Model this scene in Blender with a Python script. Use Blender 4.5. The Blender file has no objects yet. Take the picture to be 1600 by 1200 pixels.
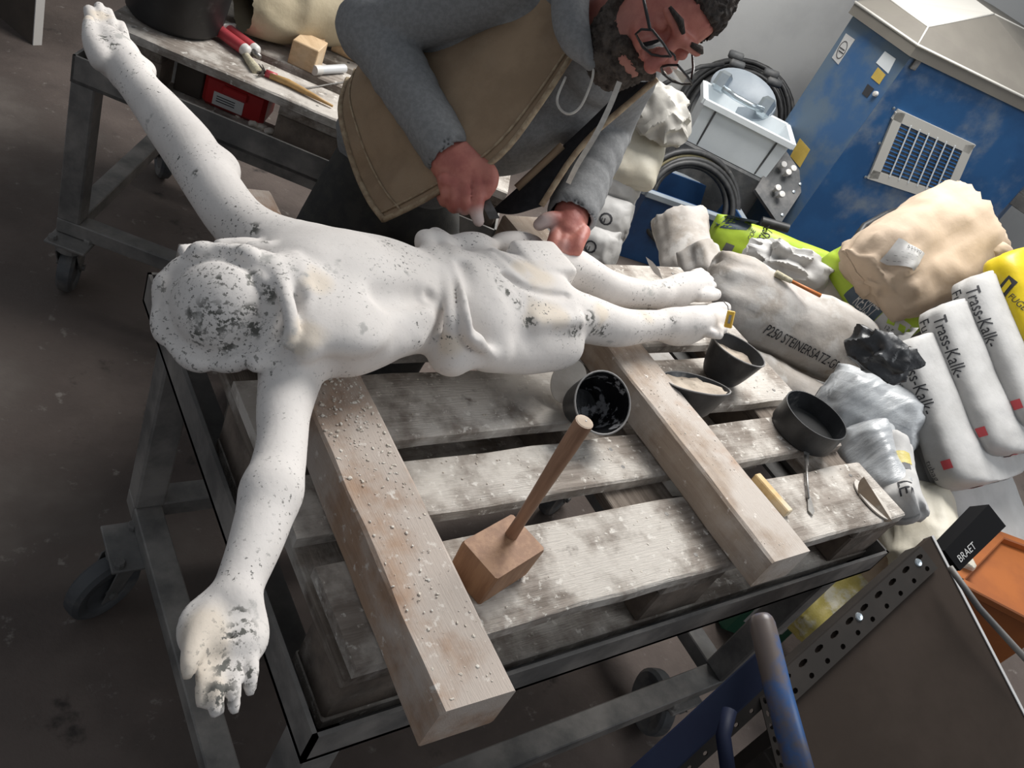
import bpy, bmesh, math, random
import numpy as np
from mathutils import Vector, Matrix
from mathutils.bvhtree import BVHTree

# ------------------------------------------------------------------ camera, world, lights
SC = bpy.context.scene
COL = SC.collection
FPX = 1320.0                                   # focal length in pixels of the 1600 x 1200 frame
CAM = np.array([-0.415, -0.383, 1.6])
RR = np.array([[0.79630271, -0.45949351, 0.39340528],      # camera right
               [-0.05094417, -0.69899867, -0.71330607],    # camera down
               [0.60274928, 0.54796584, -0.58002305]])     # camera forward
cam_data = bpy.data.cameras.new('camera'); cam = bpy.data.objects.new('camera', cam_data); COL.objects.link(cam)
cam_data.sensor_width = 36.0; cam_data.lens = FPX / 1600.0 * 36.0; cam_data.clip_start = 0.02
M = Matrix.Identity(4)
for r in range(3):
    M[r][0] = RR[0][r]; M[r][1] = -RR[1][r]; M[r][2] = -RR[2][r]; M[r][3] = CAM[r]
cam.matrix_world = M
SC.camera = cam

world = bpy.data.worlds.new('world'); SC.world = world; world.use_nodes = True
bg = world.node_tree.nodes['Background']
bg.inputs[0].default_value = (0.86, 0.92, 1.0, 1); bg.inputs[1].default_value = 0.29
def area(name, loc, target, sx, sy, power, col=(1, 1, 1)):
    d = bpy.data.lights.new(name, 'AREA'); d.shape = 'RECTANGLE'; d.size = sx; d.size_y = sy; d.energy = power; d.color = col
    o = bpy.data.objects.new(name, d); COL.objects.link(o); o.location = loc
    o.rotation_euler = (Vector(target) - Vector(loc)).to_track_quat('-Z', 'Y').to_euler()
    return o
area('skylight', (2.25, 1.55, 3.1), (1.1, 0.55, 0.75), 1.5, 1.7, 150, (1.0, 0.98, 0.95))
area('fill_light', (3.0, -1.8, 2.9), (1.9, 1.1, 0.5), 1.8, 1.6, 32, (0.94, 0.97, 1.0))  # unseen fill, added to brighten the sides facing the camera
SC.view_settings.view_transform = 'Standard'; SC.view_settings.look = 'None'
SC.view_settings.gamma = 1.0; SC.view_settings.use_curve_mapping = False
SC.view_settings.exposure = 0.0

# ------------------------------------------------------------------ helpers
rng = random.Random(7)
nrng = np.random.default_rng(11)
def ray(px, py): return RR.T @ np.array([(px - 800) / FPX, (py - 600) / FPX, 1.0])
def P(px, py, x=None, y=None, z=None):          # a photograph direction met with a plane of the room
    d = ray(px, py)
    t = (z - CAM[2]) / d[2] if z is not None else (y - CAM[1]) / d[1] if y is not None else (x - CAM[0]) / d[0]
    return CAM + d * t
def D(px, py, dep): return CAM + ray(px, py) * dep   # a point at a known distance
def spl(pts, n=6):                                # smooth line through points
    Q = [np.asarray(p, float) for p in pts]; Q = [2 * Q[0] - Q[1]] + Q + [2 * Q[-1] - Q[-2]]; o = []
    for i in range(1, len(Q) - 2):
        for j in range(n):
            t = j / n; o.append(((-t + 2 * t * t - t ** 3) * Q[i - 1] + (2 - 5 * t * t + 3 * t ** 3) * Q[i] + (t + 4 * t * t - 3 * t ** 3) * Q[i + 1] + (t ** 3 - t * t) * Q[i + 2]) / 2)
    return o + [Q[-2]]
def unit(v): v = np.asarray(v, float); return v / (np.linalg.norm(v) + 1e-12)

class MB:
    def __init__(s): s.v = []; s.f = []
    def add(s, v, f):
        b = len(s.v); s.v += [tuple(map(float, p)) for p in v]; s.f += [tuple(i + b for i in q) for q in f]; return s
    def box(s, c, u, v, w, hu, hv, hw, ch=0.0):     # centre, three axes, half sizes, chamfer
        c, u, v, w = (np.asarray(a, float) for a in (c, u, v, w))
        if ch <= 0:
            pts = [c + u * hu * i + v * hv * j + w * hw * k for i in (-1, 1) for j in (-1, 1) for k in (-1, 1)]
            return s.add(pts, [(0, 1, 3, 2), (4, 6, 7, 5), (0, 4, 5, 1), (2, 3, 7, 6), (0, 2, 6, 4), (1, 5, 7, 3)])
        pts = []; ix = {}
        for i in (-1, 1):
            for j in (-1, 1):
                for k in (-1, 1):
                    for a in range(3):
                        h = [hu - ch, hv - ch, hw - ch]; h[a] += ch
                        ix[(i, j, k, a)] = len(pts); pts.append(c + u * h[0] * i + v * h[1] * j + w * h[2] * k)
        F = []
        for sg in (-1, 1):
            F.append([ix[(sg, j, k, 0)] for j, k in ((-1, -1), (1, -1), (1, 1), (-1, 1))])
            F.append([ix[(i, sg, k, 1)] for i, k in ((-1, -1), (1, -1), (1, 1), (-1, 1))])
            F.append([ix[(i, j, sg, 2)] for i, j in ((-1, -1), (1, -1), (1, 1), (-1, 1))])
        for a in (-1, 1):
            for b in (-1, 1):
                F.append([ix[(-1, a, b, 1)], ix[(1, a, b, 1)], ix[(1, a, b, 2)], ix[(-1, a, b, 2)]])
                F.append([ix[(a, -1, b, 0)], ix[(a, 1, b, 0)], ix[(a, 1, b, 2)], ix[(a, -1, b, 2)]])
                F.append([ix[(a, b, -1, 0)], ix[(a, b, 1, 0)], ix[(a, b, 1, 1)], ix[(a, b, -1, 1)]])
        for i in (-1, 1):
            for j in (-1, 1):
                for k in (-1, 1): F.append([ix[(i, j, k, 0)], ix[(i, j, k, 1)], ix[(i, j, k, 2)]])
        return s.add(pts, F)
    def bx(s, x0, x1, y0, y1, z0, z1, ch=0.0, fr=None):   # box in the axes of frame fr
        fr = fr or FR0
        return s.box(fr.pt((x0 + x1) / 2, (y0 + y1) / 2, (z0 + z1) / 2), fr.u, fr.v, fr.w, abs(x1 - x0) / 2, abs(y1 - y0) / 2, abs(z1 - z0) / 2, ch)
    def bar(s, a, b, hw, hh, up=(0, 0, 1), ch=0.0):
        a = np.asarray(a, float); b = np.asarray(b, float); d = unit(b - a); sd = unit(np.cross(d, up)); u2 = np.cross(sd, d)
        return s.box((a + b) / 2, d, sd, u2, np.linalg.norm(b - a) / 2, hw, hh, ch)
    def tube(s, pts, r, n=10, cap=True, flat=None):
        pts = [np.asarray(p, float) for p in pts]; rs = r if hasattr(r, '__len__') else [r] * len(pts)
        ring0 = len(s.v); V = []; F = []
        t0 = unit(pts[1] - pts[0]); a = unit(np.cross(t0, (0.13, 0.31, 0.94) if abs(t0[2]) < .9 else (1, 0.2, 0)))
        for i, p in enumerate(pts):
            t = unit(pts[min(i + 1, len(pts) - 1)] - pts[max(i - 1, 0)]); a = unit(a - t * (a @ t)); b = np.cross(t, a)
            for k in range(n):
                an = 2 * math.pi * k / n; V.append(p + rs[i] * (a * math.cos(an) + b * math.sin(an)))
        m = len(pts)
        for i in range(m - 1):
            for k in range(n):
                k2 = (k + 1) % n; F.append((i * n + k, i * n + k2, (i + 1) * n + k2, (i + 1) * n + k))
        if cap: F.append(tuple(range(n - 1, -1, -1))); F.append(tuple((m - 1) * n + k for k in range(n)))
        return s.add(V, F)
    def lathe(s, prof, c, ax=(0, 0, 1), n=32, sq=(1, 1), ref=None, arc=None):   # prof: (radius, height)
        ax = unit(ax); a = unit(np.cross(ax, (0.2, 0.9, 0.1) if abs(ax[2]) > .7 else (0, 0, 1))) if ref is None else unit(np.asarray(ref) - ax * (np.asarray(ref) @ ax))
        b = np.cross(ax, a); c = np.asarray(c, float); V = []; F = []
        for r, h in prof:
            for k in range(n):
                an = 2 * math.pi * k / n; V.append(c + ax * h + (a * math.cos(an) * sq[0] + b * math.sin(an) * sq[1]) * max(r, 1e-5))
        for i in range(len(prof) - 1):
            for k in range(n):
                k2 = (k + 1) % n; F.append((i * n + k, i * n + k2, (i + 1) * n + k2, (i + 1) * n + k))
        return s.add(V, F)
    def prism(s, poly, n, th):                      # polygon of 3-D points pushed along n
        poly = [np.asarray(p, float) for p in poly]; n = unit(n) * th; m = len(poly)
        return s.add(poly + [p + n for p in poly], [tuple(range(m - 1, -1, -1)), tuple(range(m, 2 * m))] + [(i, (i + 1) % m, m + (i + 1) % m, m + i) for i in range(m)])
class Frame:
    def __init__(s, o, yaw=0.0): s.o = np.asarray(o, float); c, q = math.cos(yaw), math.sin(yaw); s.u = np.array([c, q, 0]); s.v = np.array([-q, c, 0]); s.w = np.array([0, 0, 1.0])
    def pt(s, x, y, z): return s.o + s.u * x + s.v * y + s.w * z
FR0 = Frame((0, 0, 0))

def finish(name, verts, faces, m, parent=None, smooth=False, origin=None, fix=True):
    verts = np.asarray(verts, float).reshape(-1, 3)
    if origin is None:
        if parent is not None: origin = np.array(parent['_o'])
        else: lo, hi = verts.min(0), verts.max(0); origin = np.array([(lo[0] + hi[0]) / 2, (lo[1] + hi[1]) / 2, lo[2]])
    me = bpy.data.meshes.new(name); me.from_pydata((verts - origin).tolist(), [], [tuple(map(int, f)) for f in faces]); me.update()
    if fix:
        bm = bmesh.new(); bm.from_mesh(me); bmesh.ops.recalc_face_normals(bm, faces=bm.faces); bm.to_mesh(me); bm.free()
    if smooth:
        me.shade_smooth()
        if smooth != True: me.set_sharp_from_angle(angle=math.radians(smooth))
    o = bpy.data.objects.new(name, me); COL.objects.link(o)
    for q in (m if isinstance(m, (list, tuple)) else [m]): me.materials.append(q)
    o['_o'] = [float(a) for a in origin]
    if parent is not None: o.parent = parent; o.location = origin - np.array(parent['_o'])
    else: o.location = origin
    return o
def obj(name, mb, m, parent=None, smooth=False, **k): return finish(name, mb.v, mb.f, m, parent, smooth, **k)
def tag(o, label=None, cat=None, group=None, kind=None):
    if label: o['label'] = label
    if cat: o['category'] = cat
    if group: o['group'] = group
    if kind: o['kind'] = kind
    return o
def thing(name, label, cat, loc, group=None):
    o = bpy.data.objects.new(name, None); COL.objects.link(o); o.empty_display_size = .05
    o.location = [float(a) for a in loc]; o['_o'] = [float(a) for a in loc]
    return tag(o, label, cat, group)

# ------------------------------------------------------------------ materials
def mat(name, c1, c2=None, sc=8.0, rough=.75, metal=0.0, bump=0.0, bsc=60.0, det=6.0, lo=.38, hi=.62, specks=None, stretch=None, spec=.5, dust=None, dsc=6.0, dlo=.45, dhi=.65, sheen=0, trans=0.0, attr=None, coat=0.0, bump2=None, rnd=0.0):
    m = bpy.data.materials.new(name); m.use_nodes = True; nt = m.node_tree; N = nt.nodes; L = nt.links
    b = N['Principled BSDF']; b.inputs['Roughness'].default_value = rough; b.inputs['Metallic'].default_value = metal
    b.inputs['Specular IOR Level'].default_value = spec
    if trans: b.inputs['Transmission Weight'].default_value = trans
    if coat: b.inputs['Coat Weight'].default_value = coat
    tc = N.new('ShaderNodeTexCoord'); vec = tc.outputs['Object']
    if stretch:
        mp = N.new('ShaderNodeMapping'); mp.inputs['Scale'].default_value = stretch; L.new(vec, mp.inputs['Vector']); vec = mp.outputs['Vector']
    def noise(scale, d=det, v=None):
        n = N.new('ShaderNodeTexNoise'); n.inputs['Scale'].default_value = scale; n.inputs['Detail'].default_value = d; n.inputs['Roughness'].default_value = .62
        L.new(v or vec, n.inputs['Vector']); return n.outputs['Fac']
    def ramp(f, a, z):
        r = N.new('ShaderNodeMapRange'); r.inputs['From Min'].default_value = a; r.inputs['From Max'].default_value = z; r.interpolation_type = 'SMOOTHSTEP'
        L.new(f, r.inputs['Value']); return r.outputs['Result']
    def mix(f, a, z):
        x = N.new('ShaderNodeMix'); x.data_type = 'RGBA'; L.new(f, x.inputs['Factor'])
        for s, q in ((x.inputs['A'], a), (x.inputs['B'], z)):
            if isinstance(q, tuple): s.default_value = q
            else: L.new(q, s)
        return x.outputs['Result']
    c4 = lambda c: (c[0], c[1], c[2], 1.0)
    col = c4(c1)
    if c2: col = mix(ramp(noise(sc), lo, hi), c4(c1), c4(c2))
    if dust: col = mix(ramp(noise(dsc, 8, tc.outputs['Object']), dlo, dhi), col, c4(dust))
    for (ac, nm) in (attr or []):
        a = N.new('ShaderNodeAttribute'); a.attribute_name = nm; col = mix(a.outputs['Fac'], col, c4(ac))
    for sp in (specks or []):
        fac = ramp(noise(sp[1], 5, tc.outputs['Object']), sp[2], sp[3])
        if len(sp) > 4:
            a = N.new('ShaderNodeAttribute'); a.attribute_name = sp[4]; mm = N.new('ShaderNodeMath'); mm.operation = 'MULTIPLY'
            L.new(fac, mm.inputs[0]); L.new(a.outputs['Fac'], mm.inputs[1]); fac = mm.outputs[0]
        col = mix(fac, col, c4(sp[0]))
    if rnd:
        oi = N.new('ShaderNodeObjectInfo'); mr = N.new('ShaderNodeMapRange'); mr.inputs['To Min'].default_value = 1 - rnd; mr.inputs['To Max'].default_value = 1 + rnd
        L.new(oi.outputs['Random'], mr.inputs['Value']); hs = N.new('ShaderNodeHueSaturation'); L.new(mr.outputs['Result'], hs.inputs['Value'])
        if isinstance(col, tuple): hs.inputs['Color'].default_value = col
        else: L.new(col, hs.inputs['Color'])
        col = hs.outputs['Color']
    if isinstance(col, tuple): b.inputs['Base Color'].default_value = col
    else: L.new(col, b.inputs['Base Color'])
    if bump:
        bp = N.new('ShaderNodeBump'); bp.inputs['Strength'].default_value = bump; bp.inputs['Distance'].default_value = .004
        L.new(noise(bsc, 6), bp.inputs['Height']); L.new(bp.outputs['Normal'], b.inputs['Normal'])
        if bump2:
            b2 = N.new('ShaderNodeBump'); b2.inputs['Strength'].default_value = bump2[0]; b2.inputs['Distance'].default_value = .012
            rn = N.new('ShaderNodeTexNoise'); rn.noise_type = 'RIDGED_MULTIFRACTAL'; rn.inputs['Scale'].default_value = bump2[1]; rn.inputs['Detail'].default_value = 3; rn.inputs['Distortion'].default_value = .6; L.new(vec, rn.inputs['Vector'])
            L.new(rn.outputs['Fac'], b2.inputs['Height']); L.new(bp.outputs['Normal'], b2.inputs['Normal']); L.new(b2.outputs['Normal'], b.inputs['Normal'])
    return m

# ------------------------------------------------------------------ smooth solids: distance fields on a grid, turned into one surface
class Grid:
    def __init__(s, lo, hi, h):
        s.lo = np.asarray(lo, float); s.h = h; s.n = np.ceil((np.asarray(hi) - s.lo) / h).astype(int) + 1
        s.phi = np.full(s.n, 1.0, np.float32); s.ax = [(s.lo[i] + h * np.arange(s.n[i])).astype(np.float32) for i in range(3)]
    def _win(s, lo, hi):
        a = np.maximum(((np.asarray(lo) - s.lo) / s.h).astype(int) - 1, 0); b = np.minimum(((np.asarray(hi) - s.lo) / s.h).astype(int) + 3, s.n)
        if (b - a <= 0).any(): return None, None
        sl = tuple(slice(a[i], b[i]) for i in range(3))
        return sl, np.meshgrid(*[s.ax[i][sl[i]] for i in range(3)], indexing='ij', sparse=True)
    def op(s, fn, lo, hi, k, sub=False):
        m = k + 4 * s.h; sl, g = s._win(np.asarray(lo) - m, np.asarray(hi) + m)
        if sl is None: return s
        d = fn(*g).astype(np.float32); a = s.phi[sl]
        if sub:
            d = -d; q = np.maximum(k - np.abs(a - d), 0) / max(k, 1e-6); s.phi[sl] = np.maximum(a, d) + q * q * k * .25
        else:
            q = np.maximum(k - np.abs(a - d), 0) / max(k, 1e-6); s.phi[sl] = np.minimum(a, d) - q * q * k * .25
        return s
    def cap(s, a, b, ra, rb=None, k=.01, sub=False):
        a = np.asarray(a, float); b = np.asarray(b, float); rb = ra if rb is None else rb; ab = b - a; l2 = ab @ ab + 1e-12; R = max(ra, rb)
        def fn(X, Y, Z):
            t = np.clip(((X - a[0]) * ab[0] + (Y - a[1]) * ab[1] + (Z - a[2]) * ab[2]) / l2, 0, 1)
            return np.sqrt((X - a[0] - t * ab[0]) ** 2 + (Y - a[1] - t * ab[1]) ** 2 + (Z - a[2] - t * ab[2]) ** 2) - (ra + (rb - ra) * t)
        return s.op(fn, np.minimum(a, b) - R, np.maximum(a, b) + R, k, sub)
    def chain(s, pts, rs, k=.012, sub=False, res=4):     # one smooth limb through the points
        pts = [np.asarray(p, float) for p in pts]
        if len(pts) > 2:
            Q = [2 * pts[0] - pts[1]] + pts + [2 * pts[-1] - pts[-2]]; rr = [rs[0]] + list(rs) + [rs[-1]]; np_, nr = [], []
            for i in range(1, len(Q) - 2):
                for j in range(res):
                    t = j / res; c = [(-t + 2 * t * t - t ** 3) / 2, (2 - 5 * t * t + 3 * t ** 3) / 2, (t + 4 * t * t - 3 * t ** 3) / 2, (t ** 3 - t * t) / 2]
                    np_.append(sum(c[q] * Q[i - 1 + q] for q in range(4))); nr.append(sum(c[q] * rr[i - 1 + q] for q in range(4)))
            np_.append(pts[-1]); nr.append(rs[-1]); pts, rs = np_, nr
        A = np.array(pts); R = max(rs)
        def fn(X, Y, Z):
            d = np.full(np.broadcast(X, Y, Z).shape, 1.0, np.float32); lo = np.array([X.min(), Y.min(), Z.min()]); n = d.shape
            for i in range(len(pts) - 1):
                a, b = A[i], A[i + 1]; ab = b - a; l2 = ab @ ab + 1e-12; m = max(rs[i], rs[i + 1]) + k + 5 * s.h
                p = np.maximum(((np.minimum(a, b) - m - lo) / s.h).astype(int), 0); q = np.minimum(((np.maximum(a, b) + m - lo) / s.h).astype(int) + 2, n)
                if (q <= p).any(): continue
                x, y, z = X[p[0]:q[0]], Y[:, p[1]:q[1]], Z[:, :, p[2]:q[2]]
                t = np.clip(((x - a[0]) * ab[0] + (y - a[1]) * ab[1] + (z - a[2]) * ab[2]) / l2, 0, 1)
                e = np.sqrt((x - a[0] - t * ab[0]) ** 2 + (y - a[1] - t * ab[1]) ** 2 + (z - a[2] - t * ab[2]) ** 2) - (rs[i] + (rs[i + 1] - rs[i]) * t)
                w = (slice(p[0], q[0]), slice(p[1], q[1]), slice(p[2], q[2])); d[w] = np.minimum(d[w], e)
            return d
        return s.op(fn, A.min(0) - R, A.max(0) + R, k, sub)
    def ell(s, c, rad, ax=None, k=.015, sub=False):
        c = np.asarray(c, float); ax = np.eye(3) if ax is None else np.asarray(ax, float); rad = np.asarray(rad, float); R = rad.max()
        def fn(X, Y, Z):
            q = [(ax[i][0] * (X - c[0]) + ax[i][1] * (Y - c[1]) + ax[i][2] * (Z - c[2])) for i in range(3)]
            k0 = np.sqrt(sum((q[i] / rad[i]) ** 2 for i in range(3))); k1 = np.sqrt(sum((q[i] / rad[i] ** 2) ** 2 for i in range(3))) + 1e-9
            return k0 * (k0 - 1.0) / k1
        return s.op(fn, c - R, c + R, k, sub)
    def rbox(s, c, half, ax, r, k=.01, sub=False):
        c = np.asarray(c, float); ax = np.asarray(ax, float); half = np.asarray(half, float); R = np.linalg.norm(half)
        def fn(X, Y, Z):
            q = [np.abs(ax[i][0] * (X - c[0]) + ax[i][1] * (Y - c[1]) + ax[i][2] * (Z - c[2])) - half[i] + r for i in range(3)]
            return np.sqrt(sum(np.maximum(t, 0) ** 2 for t in q)) + np.minimum(np.maximum(np.maximum(q[0], q[1]), q[2]), 0) - r
        return s.op(fn, c - R, c + R, k, sub)
    def noise(s, amp, scale, seed=0):
        band = np.abs(s.phi) < 4 * s.h + amp * 2
        idx = np.argwhere(band); pts = s.lo + idx * s.h
        s.phi[band] += (amp * noise3(pts, scale, seed)).astype(np.float32); return s
    def mesh(s):
        phi = s.phi; n = np.array(phi.shape); sg = phi < 0
        cnt = np.zeros(n - 1, np.int8); cor = [(i, j, k) for i in (0, 1) for j in (0, 1) for k in (0, 1)]
        for c in cor: cnt += sg[c[0]:n[0] - 1 + c[0], c[1]:n[1] - 1 + c[1], c[2]:n[2] - 1 + c[2]]
        act = (cnt > 0) & (cnt < 8); ci = np.argwhere(act); idx = np.full(n - 1, -1, np.int64); idx[act] = np.arange(len(ci))
        acc = np.zeros((len(ci), 3)); num = np.zeros(len(ci))
        for a in cor:
            for d in range(3):
                if a[d]: continue
                b = list(a); b[d] = 1
                fa = phi[ci[:, 0] + a[0], ci[:, 1] + a[1], ci[:, 2] + a[2]]; fb = phi[ci[:, 0] + b[0], ci[:, 1] + b[1], ci[:, 2] + b[2]]
                m = (fa < 0) != (fb < 0); t = fa[m] / (fa[m] - fb[m]); p = np.tile(np.array(a, float), (m.sum(), 1)); p[:, d] += t
                acc[m] += p; num[m] += 1
        V = s.lo + s.h * (ci + acc / num[:, None]); F = []
        for d in range(3):
            e, f = (d + 1) % 3, (d + 2) % 3
            A = [slice(None)] * 3; B = [slice(None)] * 3; A[d] = slice(0, -1); B[d] = slice(1, None)
            x = sg[tuple(A)] != sg[tuple(B)]; pts = np.argwhere(x); pts = pts[(pts[:, e] > 0) & (pts[:, f] > 0) & (pts[:, e] < n[e] - 1) & (pts[:, f] < n[f] - 1)]
            def cell(de, df): q = pts.copy(); q[:, e] += de; q[:, f] += df; return idx[q[:, 0], q[:, 1], q[:, 2]]
            Q = np.stack([cell(-1, -1), cell(0, -1), cell(0, 0), cell(-1, 0)], 1); ins = sg[pts[:, 0], pts[:, 1], pts[:, 2]]
            Q[~ins] = Q[~ins][:, ::-1]; F.append(Q)
        F = np.concatenate(F); return V, F[(F >= 0).all(1)]
def hash3(i, seed):
    h = (i[..., 0] * 374761393 + i[..., 1] * 668265263 + i[..., 2] * 2147483647 + seed * 974634539) & 0x7fffffff
    h = (h ^ (h >> 13)) * 1274126177 & 0x7fffffff; return ((h ^ (h >> 16)) & 0xffff) / 32767.5 - 1.0
def noise3(p, sc, seed=0):
    p = np.asarray(p, float) * sc; i = np.floor(p).astype(np.int64); f = p - i; f = f * f * (3 - 2 * f); r = 0
    for a in (0, 1):
        for b in (0, 1):
            for c in (0, 1):
                w = (f[..., 0] if a else 1 - f[..., 0]) * (f[..., 1] if b else 1 - f[..., 1]) * (f[..., 2] if c else 1 - f[..., 2])
                r = r + w * hash3(i + np.array([a, b, c]), seed)
    return r
def ridged(p, sc, seed=0): return 1 - 2 * np.abs(noise3(p, sc, seed))
def gmesh(name, g, m, parent=None, **k):
    V, F = g.mesh(); o = finish(name, V, F, m, parent, True, fix=False, **k); o['_n'] = len(V); return o, V
def set_attr(o, nm, vals):
    a = o.data.attributes.new(nm, 'FLOAT', 'POINT'); a.data.foreach_set('value', np.asarray(vals, np.float32))

# flat print that follows the surface under it
def bvh_of(o):
    me = o.data; org = np.array(o['_o'])
    v = np.empty(len(me.vertices) * 3); me.vertices.foreach_get('co', v); v = v.reshape(-1, 3) + org
    return BVHTree.FromPolygons(v.tolist(), [tuple(p.vertices) for p in me.polygons])
def conform(bv, V, nrm, off=.0012, reach=.25):
    out = []; n = Vector(nrm)
    for p in V:
        h = bv.ray_cast(Vector(p) + n * reach, -n, reach * 2.5)
        out.append(np.array(h[0]) + np.asarray(nrm) * off if h[0] is not None else np.asarray(p, float))
    return out
TXT = {}
def text_mesh(s, grid=.12):
    if s in TXT: return TXT[s]
    cu = bpy.data.curves.new('t', 'FONT'); cu.body = s; cu.size = 1.0; cu.resolution_u = 3
    o = bpy.data.objects.new('t', cu); COL.objects.link(o); bpy.context.view_layer.update()
    me = bpy.data.meshes.new_from_object(o.evaluated_get(bpy.context.evaluated_depsgraph_get()))
    bm = bmesh.new(); bm.from_mesh(me); w = max(v.co.x for v in bm.verts)
    for i in range(1, int(w / grid) + 1): bmesh.ops.bisect_plane(bm, geom=bm.verts[:] + bm.edges[:] + bm.faces[:], plane_co=(i * grid, 0, 0), plane_no=(1, 0, 0))
    for i in range(-2, 8): bmesh.ops.bisect_plane(bm, geom=bm.verts[:] + bm.edges[:] + bm.faces[:], plane_co=(0, i * grid, 0), plane_no=(0, 1, 0))
    bm.verts.index_update(); V = np.array([v.co[:] for v in bm.verts]); F = [tuple(v.index for v in f.verts) for f in bm.faces]; bm.free()
    bpy.data.objects.remove(o); bpy.data.curves.remove(cu); bpy.data.meshes.remove(me)
    TXT[s] = (V, F, w); return TXT[s]
def print_text(host, parent, s, at, u, v, size, m, width=None, off=.0014, bold=0, name='printed_text', bv=None):
    V, F, w = text_mesh(s); u = unit(u); v = unit(v - u * (np.asarray(v) @ u)) if True else v; n = np.cross(u, v)
    sx = width / w if width else size
    pts = [np.asarray(at) + u * p[0] * sx + v * p[1] * size for p in V]
    pts = conform(bv or bvh_of(host), pts, n, off) if host is not None or bv else pts
    return finish(name, pts, F, m, parent, False, fix=False)
def print_panel(host, parent, c, u, v, hu, hv, m, n=8, off=.0010, name='printed_panel', bv=None, shape=None):
    u = unit(u); v = unit(v - u * (np.asarray(v) @ u)); nn = np.cross(u, v); V = []; F = []
    for i in range(n + 1):
        for j in range(n + 1):
            a, b = -1 + 2 * i / n, -1 + 2 * j / n
            if shape: a, b = shape(a, b)
            V.append(np.asarray(c) + u * hu * a + v * hv * b)
    for i in range(n):
        for j in range(n): F.append((i * (n + 1) + j, (i + 1) * (n + 1) + j, (i + 1) * (n + 1) + j + 1, i * (n + 1) + j + 1))
    return finish(name, conform(bv or bvh_of(host), V, nn, off), F, m, parent, True, fix=False)

# ------------------------------------------------------------------ shared materials
FLOOR = mat('concrete_floor', (.125, .098, .085), (.07, .054, .047), sc=2.6, rough=.86, bump=.5, bsc=90, lo=.35, hi=.68, specks=[((.03, .024, .021), 7, .62, .74), ((.22, .195, .175), 26, .62, .76), ((.16, .135, .118), 1.3, .52, .72)])
WALL = mat('painted_wall', (.60, .60, .585), (.54, .54, .53), sc=3, rough=.8, bump=.15, bsc=40)
STEEL = mat('galvanised_steel', (.15, .146, .14), (.10, .098, .095), sc=9, rough=.6, metal=.2, bump=.2, bsc=30, dust=(.30, .28, .258), dsc=5, dlo=.38, dhi=.68)
WOODX = mat('pallet_board_wood', (.34, .295, .255), (.22, .185, .155), sc=5, rough=.9, bump=.7, bsc=28, stretch=(1.2, 14, 14), dust=(.62, .575, .52), dsc=9, dlo=.40, dhi=.60, rnd=.10, specks=[((.74, .70, .64), 55, .58, .68), ((.13, .10, .085), 9, .66, .76)])
WOODY = mat('pallet_cross_wood', (.20, .165, .135), (.12, .095, .075), sc=5, rough=.9, bump=.7, bsc=28, stretch=(14, 1.2, 14), dust=(.42, .385, .345), dsc=8, dlo=.48, dhi=.66, rnd=.12)
BLOCK = mat('pallet_block_wood', (.19, .15, .12), (.10, .08, .065), sc=9, rough=.92, bump=.6, bsc=40, dust=(.35, .31, .27), dsc=10, dlo=.55, dhi=.75)
BEAM = mat('dusty_beam_wood', (.40, .265, .18), (.30, .19, .125), sc=4, rough=.85, bump=.35, bsc=30, stretch=(14, 1.3, 14), dust=(.50, .43, .375), dsc=5, dlo=.36, dhi=.56, specks=[((.66, .60, .54), 60, .60, .70), ((.36, .20, .11), 3.2, .62, .74)])
BEAM2 = mat('pale_beam_wood', (.44, .35, .275), (.34, .26, .20), sc=4, rough=.85, bump=.35, bsc=30, stretch=(14, 1.3, 14), dust=(.56, .50, .445), dsc=5, dlo=.40, dhi=.58, specks=[((.40, .23, .13), 2.6, .60, .70), ((.74, .68, .62), 60, .62, .72)])
RUBBER_W = mat('caster_rubber', (.085, .09, .095), (.06, .062, .066), sc=14, rough=.6, bump=.1, bsc=40, dust=(.15, .14, .13), dsc=9)
CHIP = mat('stone_chip', (.74, .70, .63), (.66, .59, .50), sc=30, rough=.9)

# ------------------------------------------------------------------ setting
tag(obj('floor', MB().box((1.6, 1.2, -.05), (1, 0, 0), (0, 1, 0), (0, 0, 1), 5.5, 5.5, .05), FLOOR), kind='structure')
RYAW = math.radians(-23.0)
RF = Frame((3.32, 2.72, 0), RYAW)                # the room's own axes: wall along u
tag(obj('wall_back', MB().bx(-4.6, 3.4, 0.0, .12, 0, 3.6, fr=RF), WALL), kind='structure')
tag(obj('wall_right', MB().bx(3.28, 3.4, -1.6, 0.0, 0, 3.6, fr=RF), WALL), kind='structure')

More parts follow.
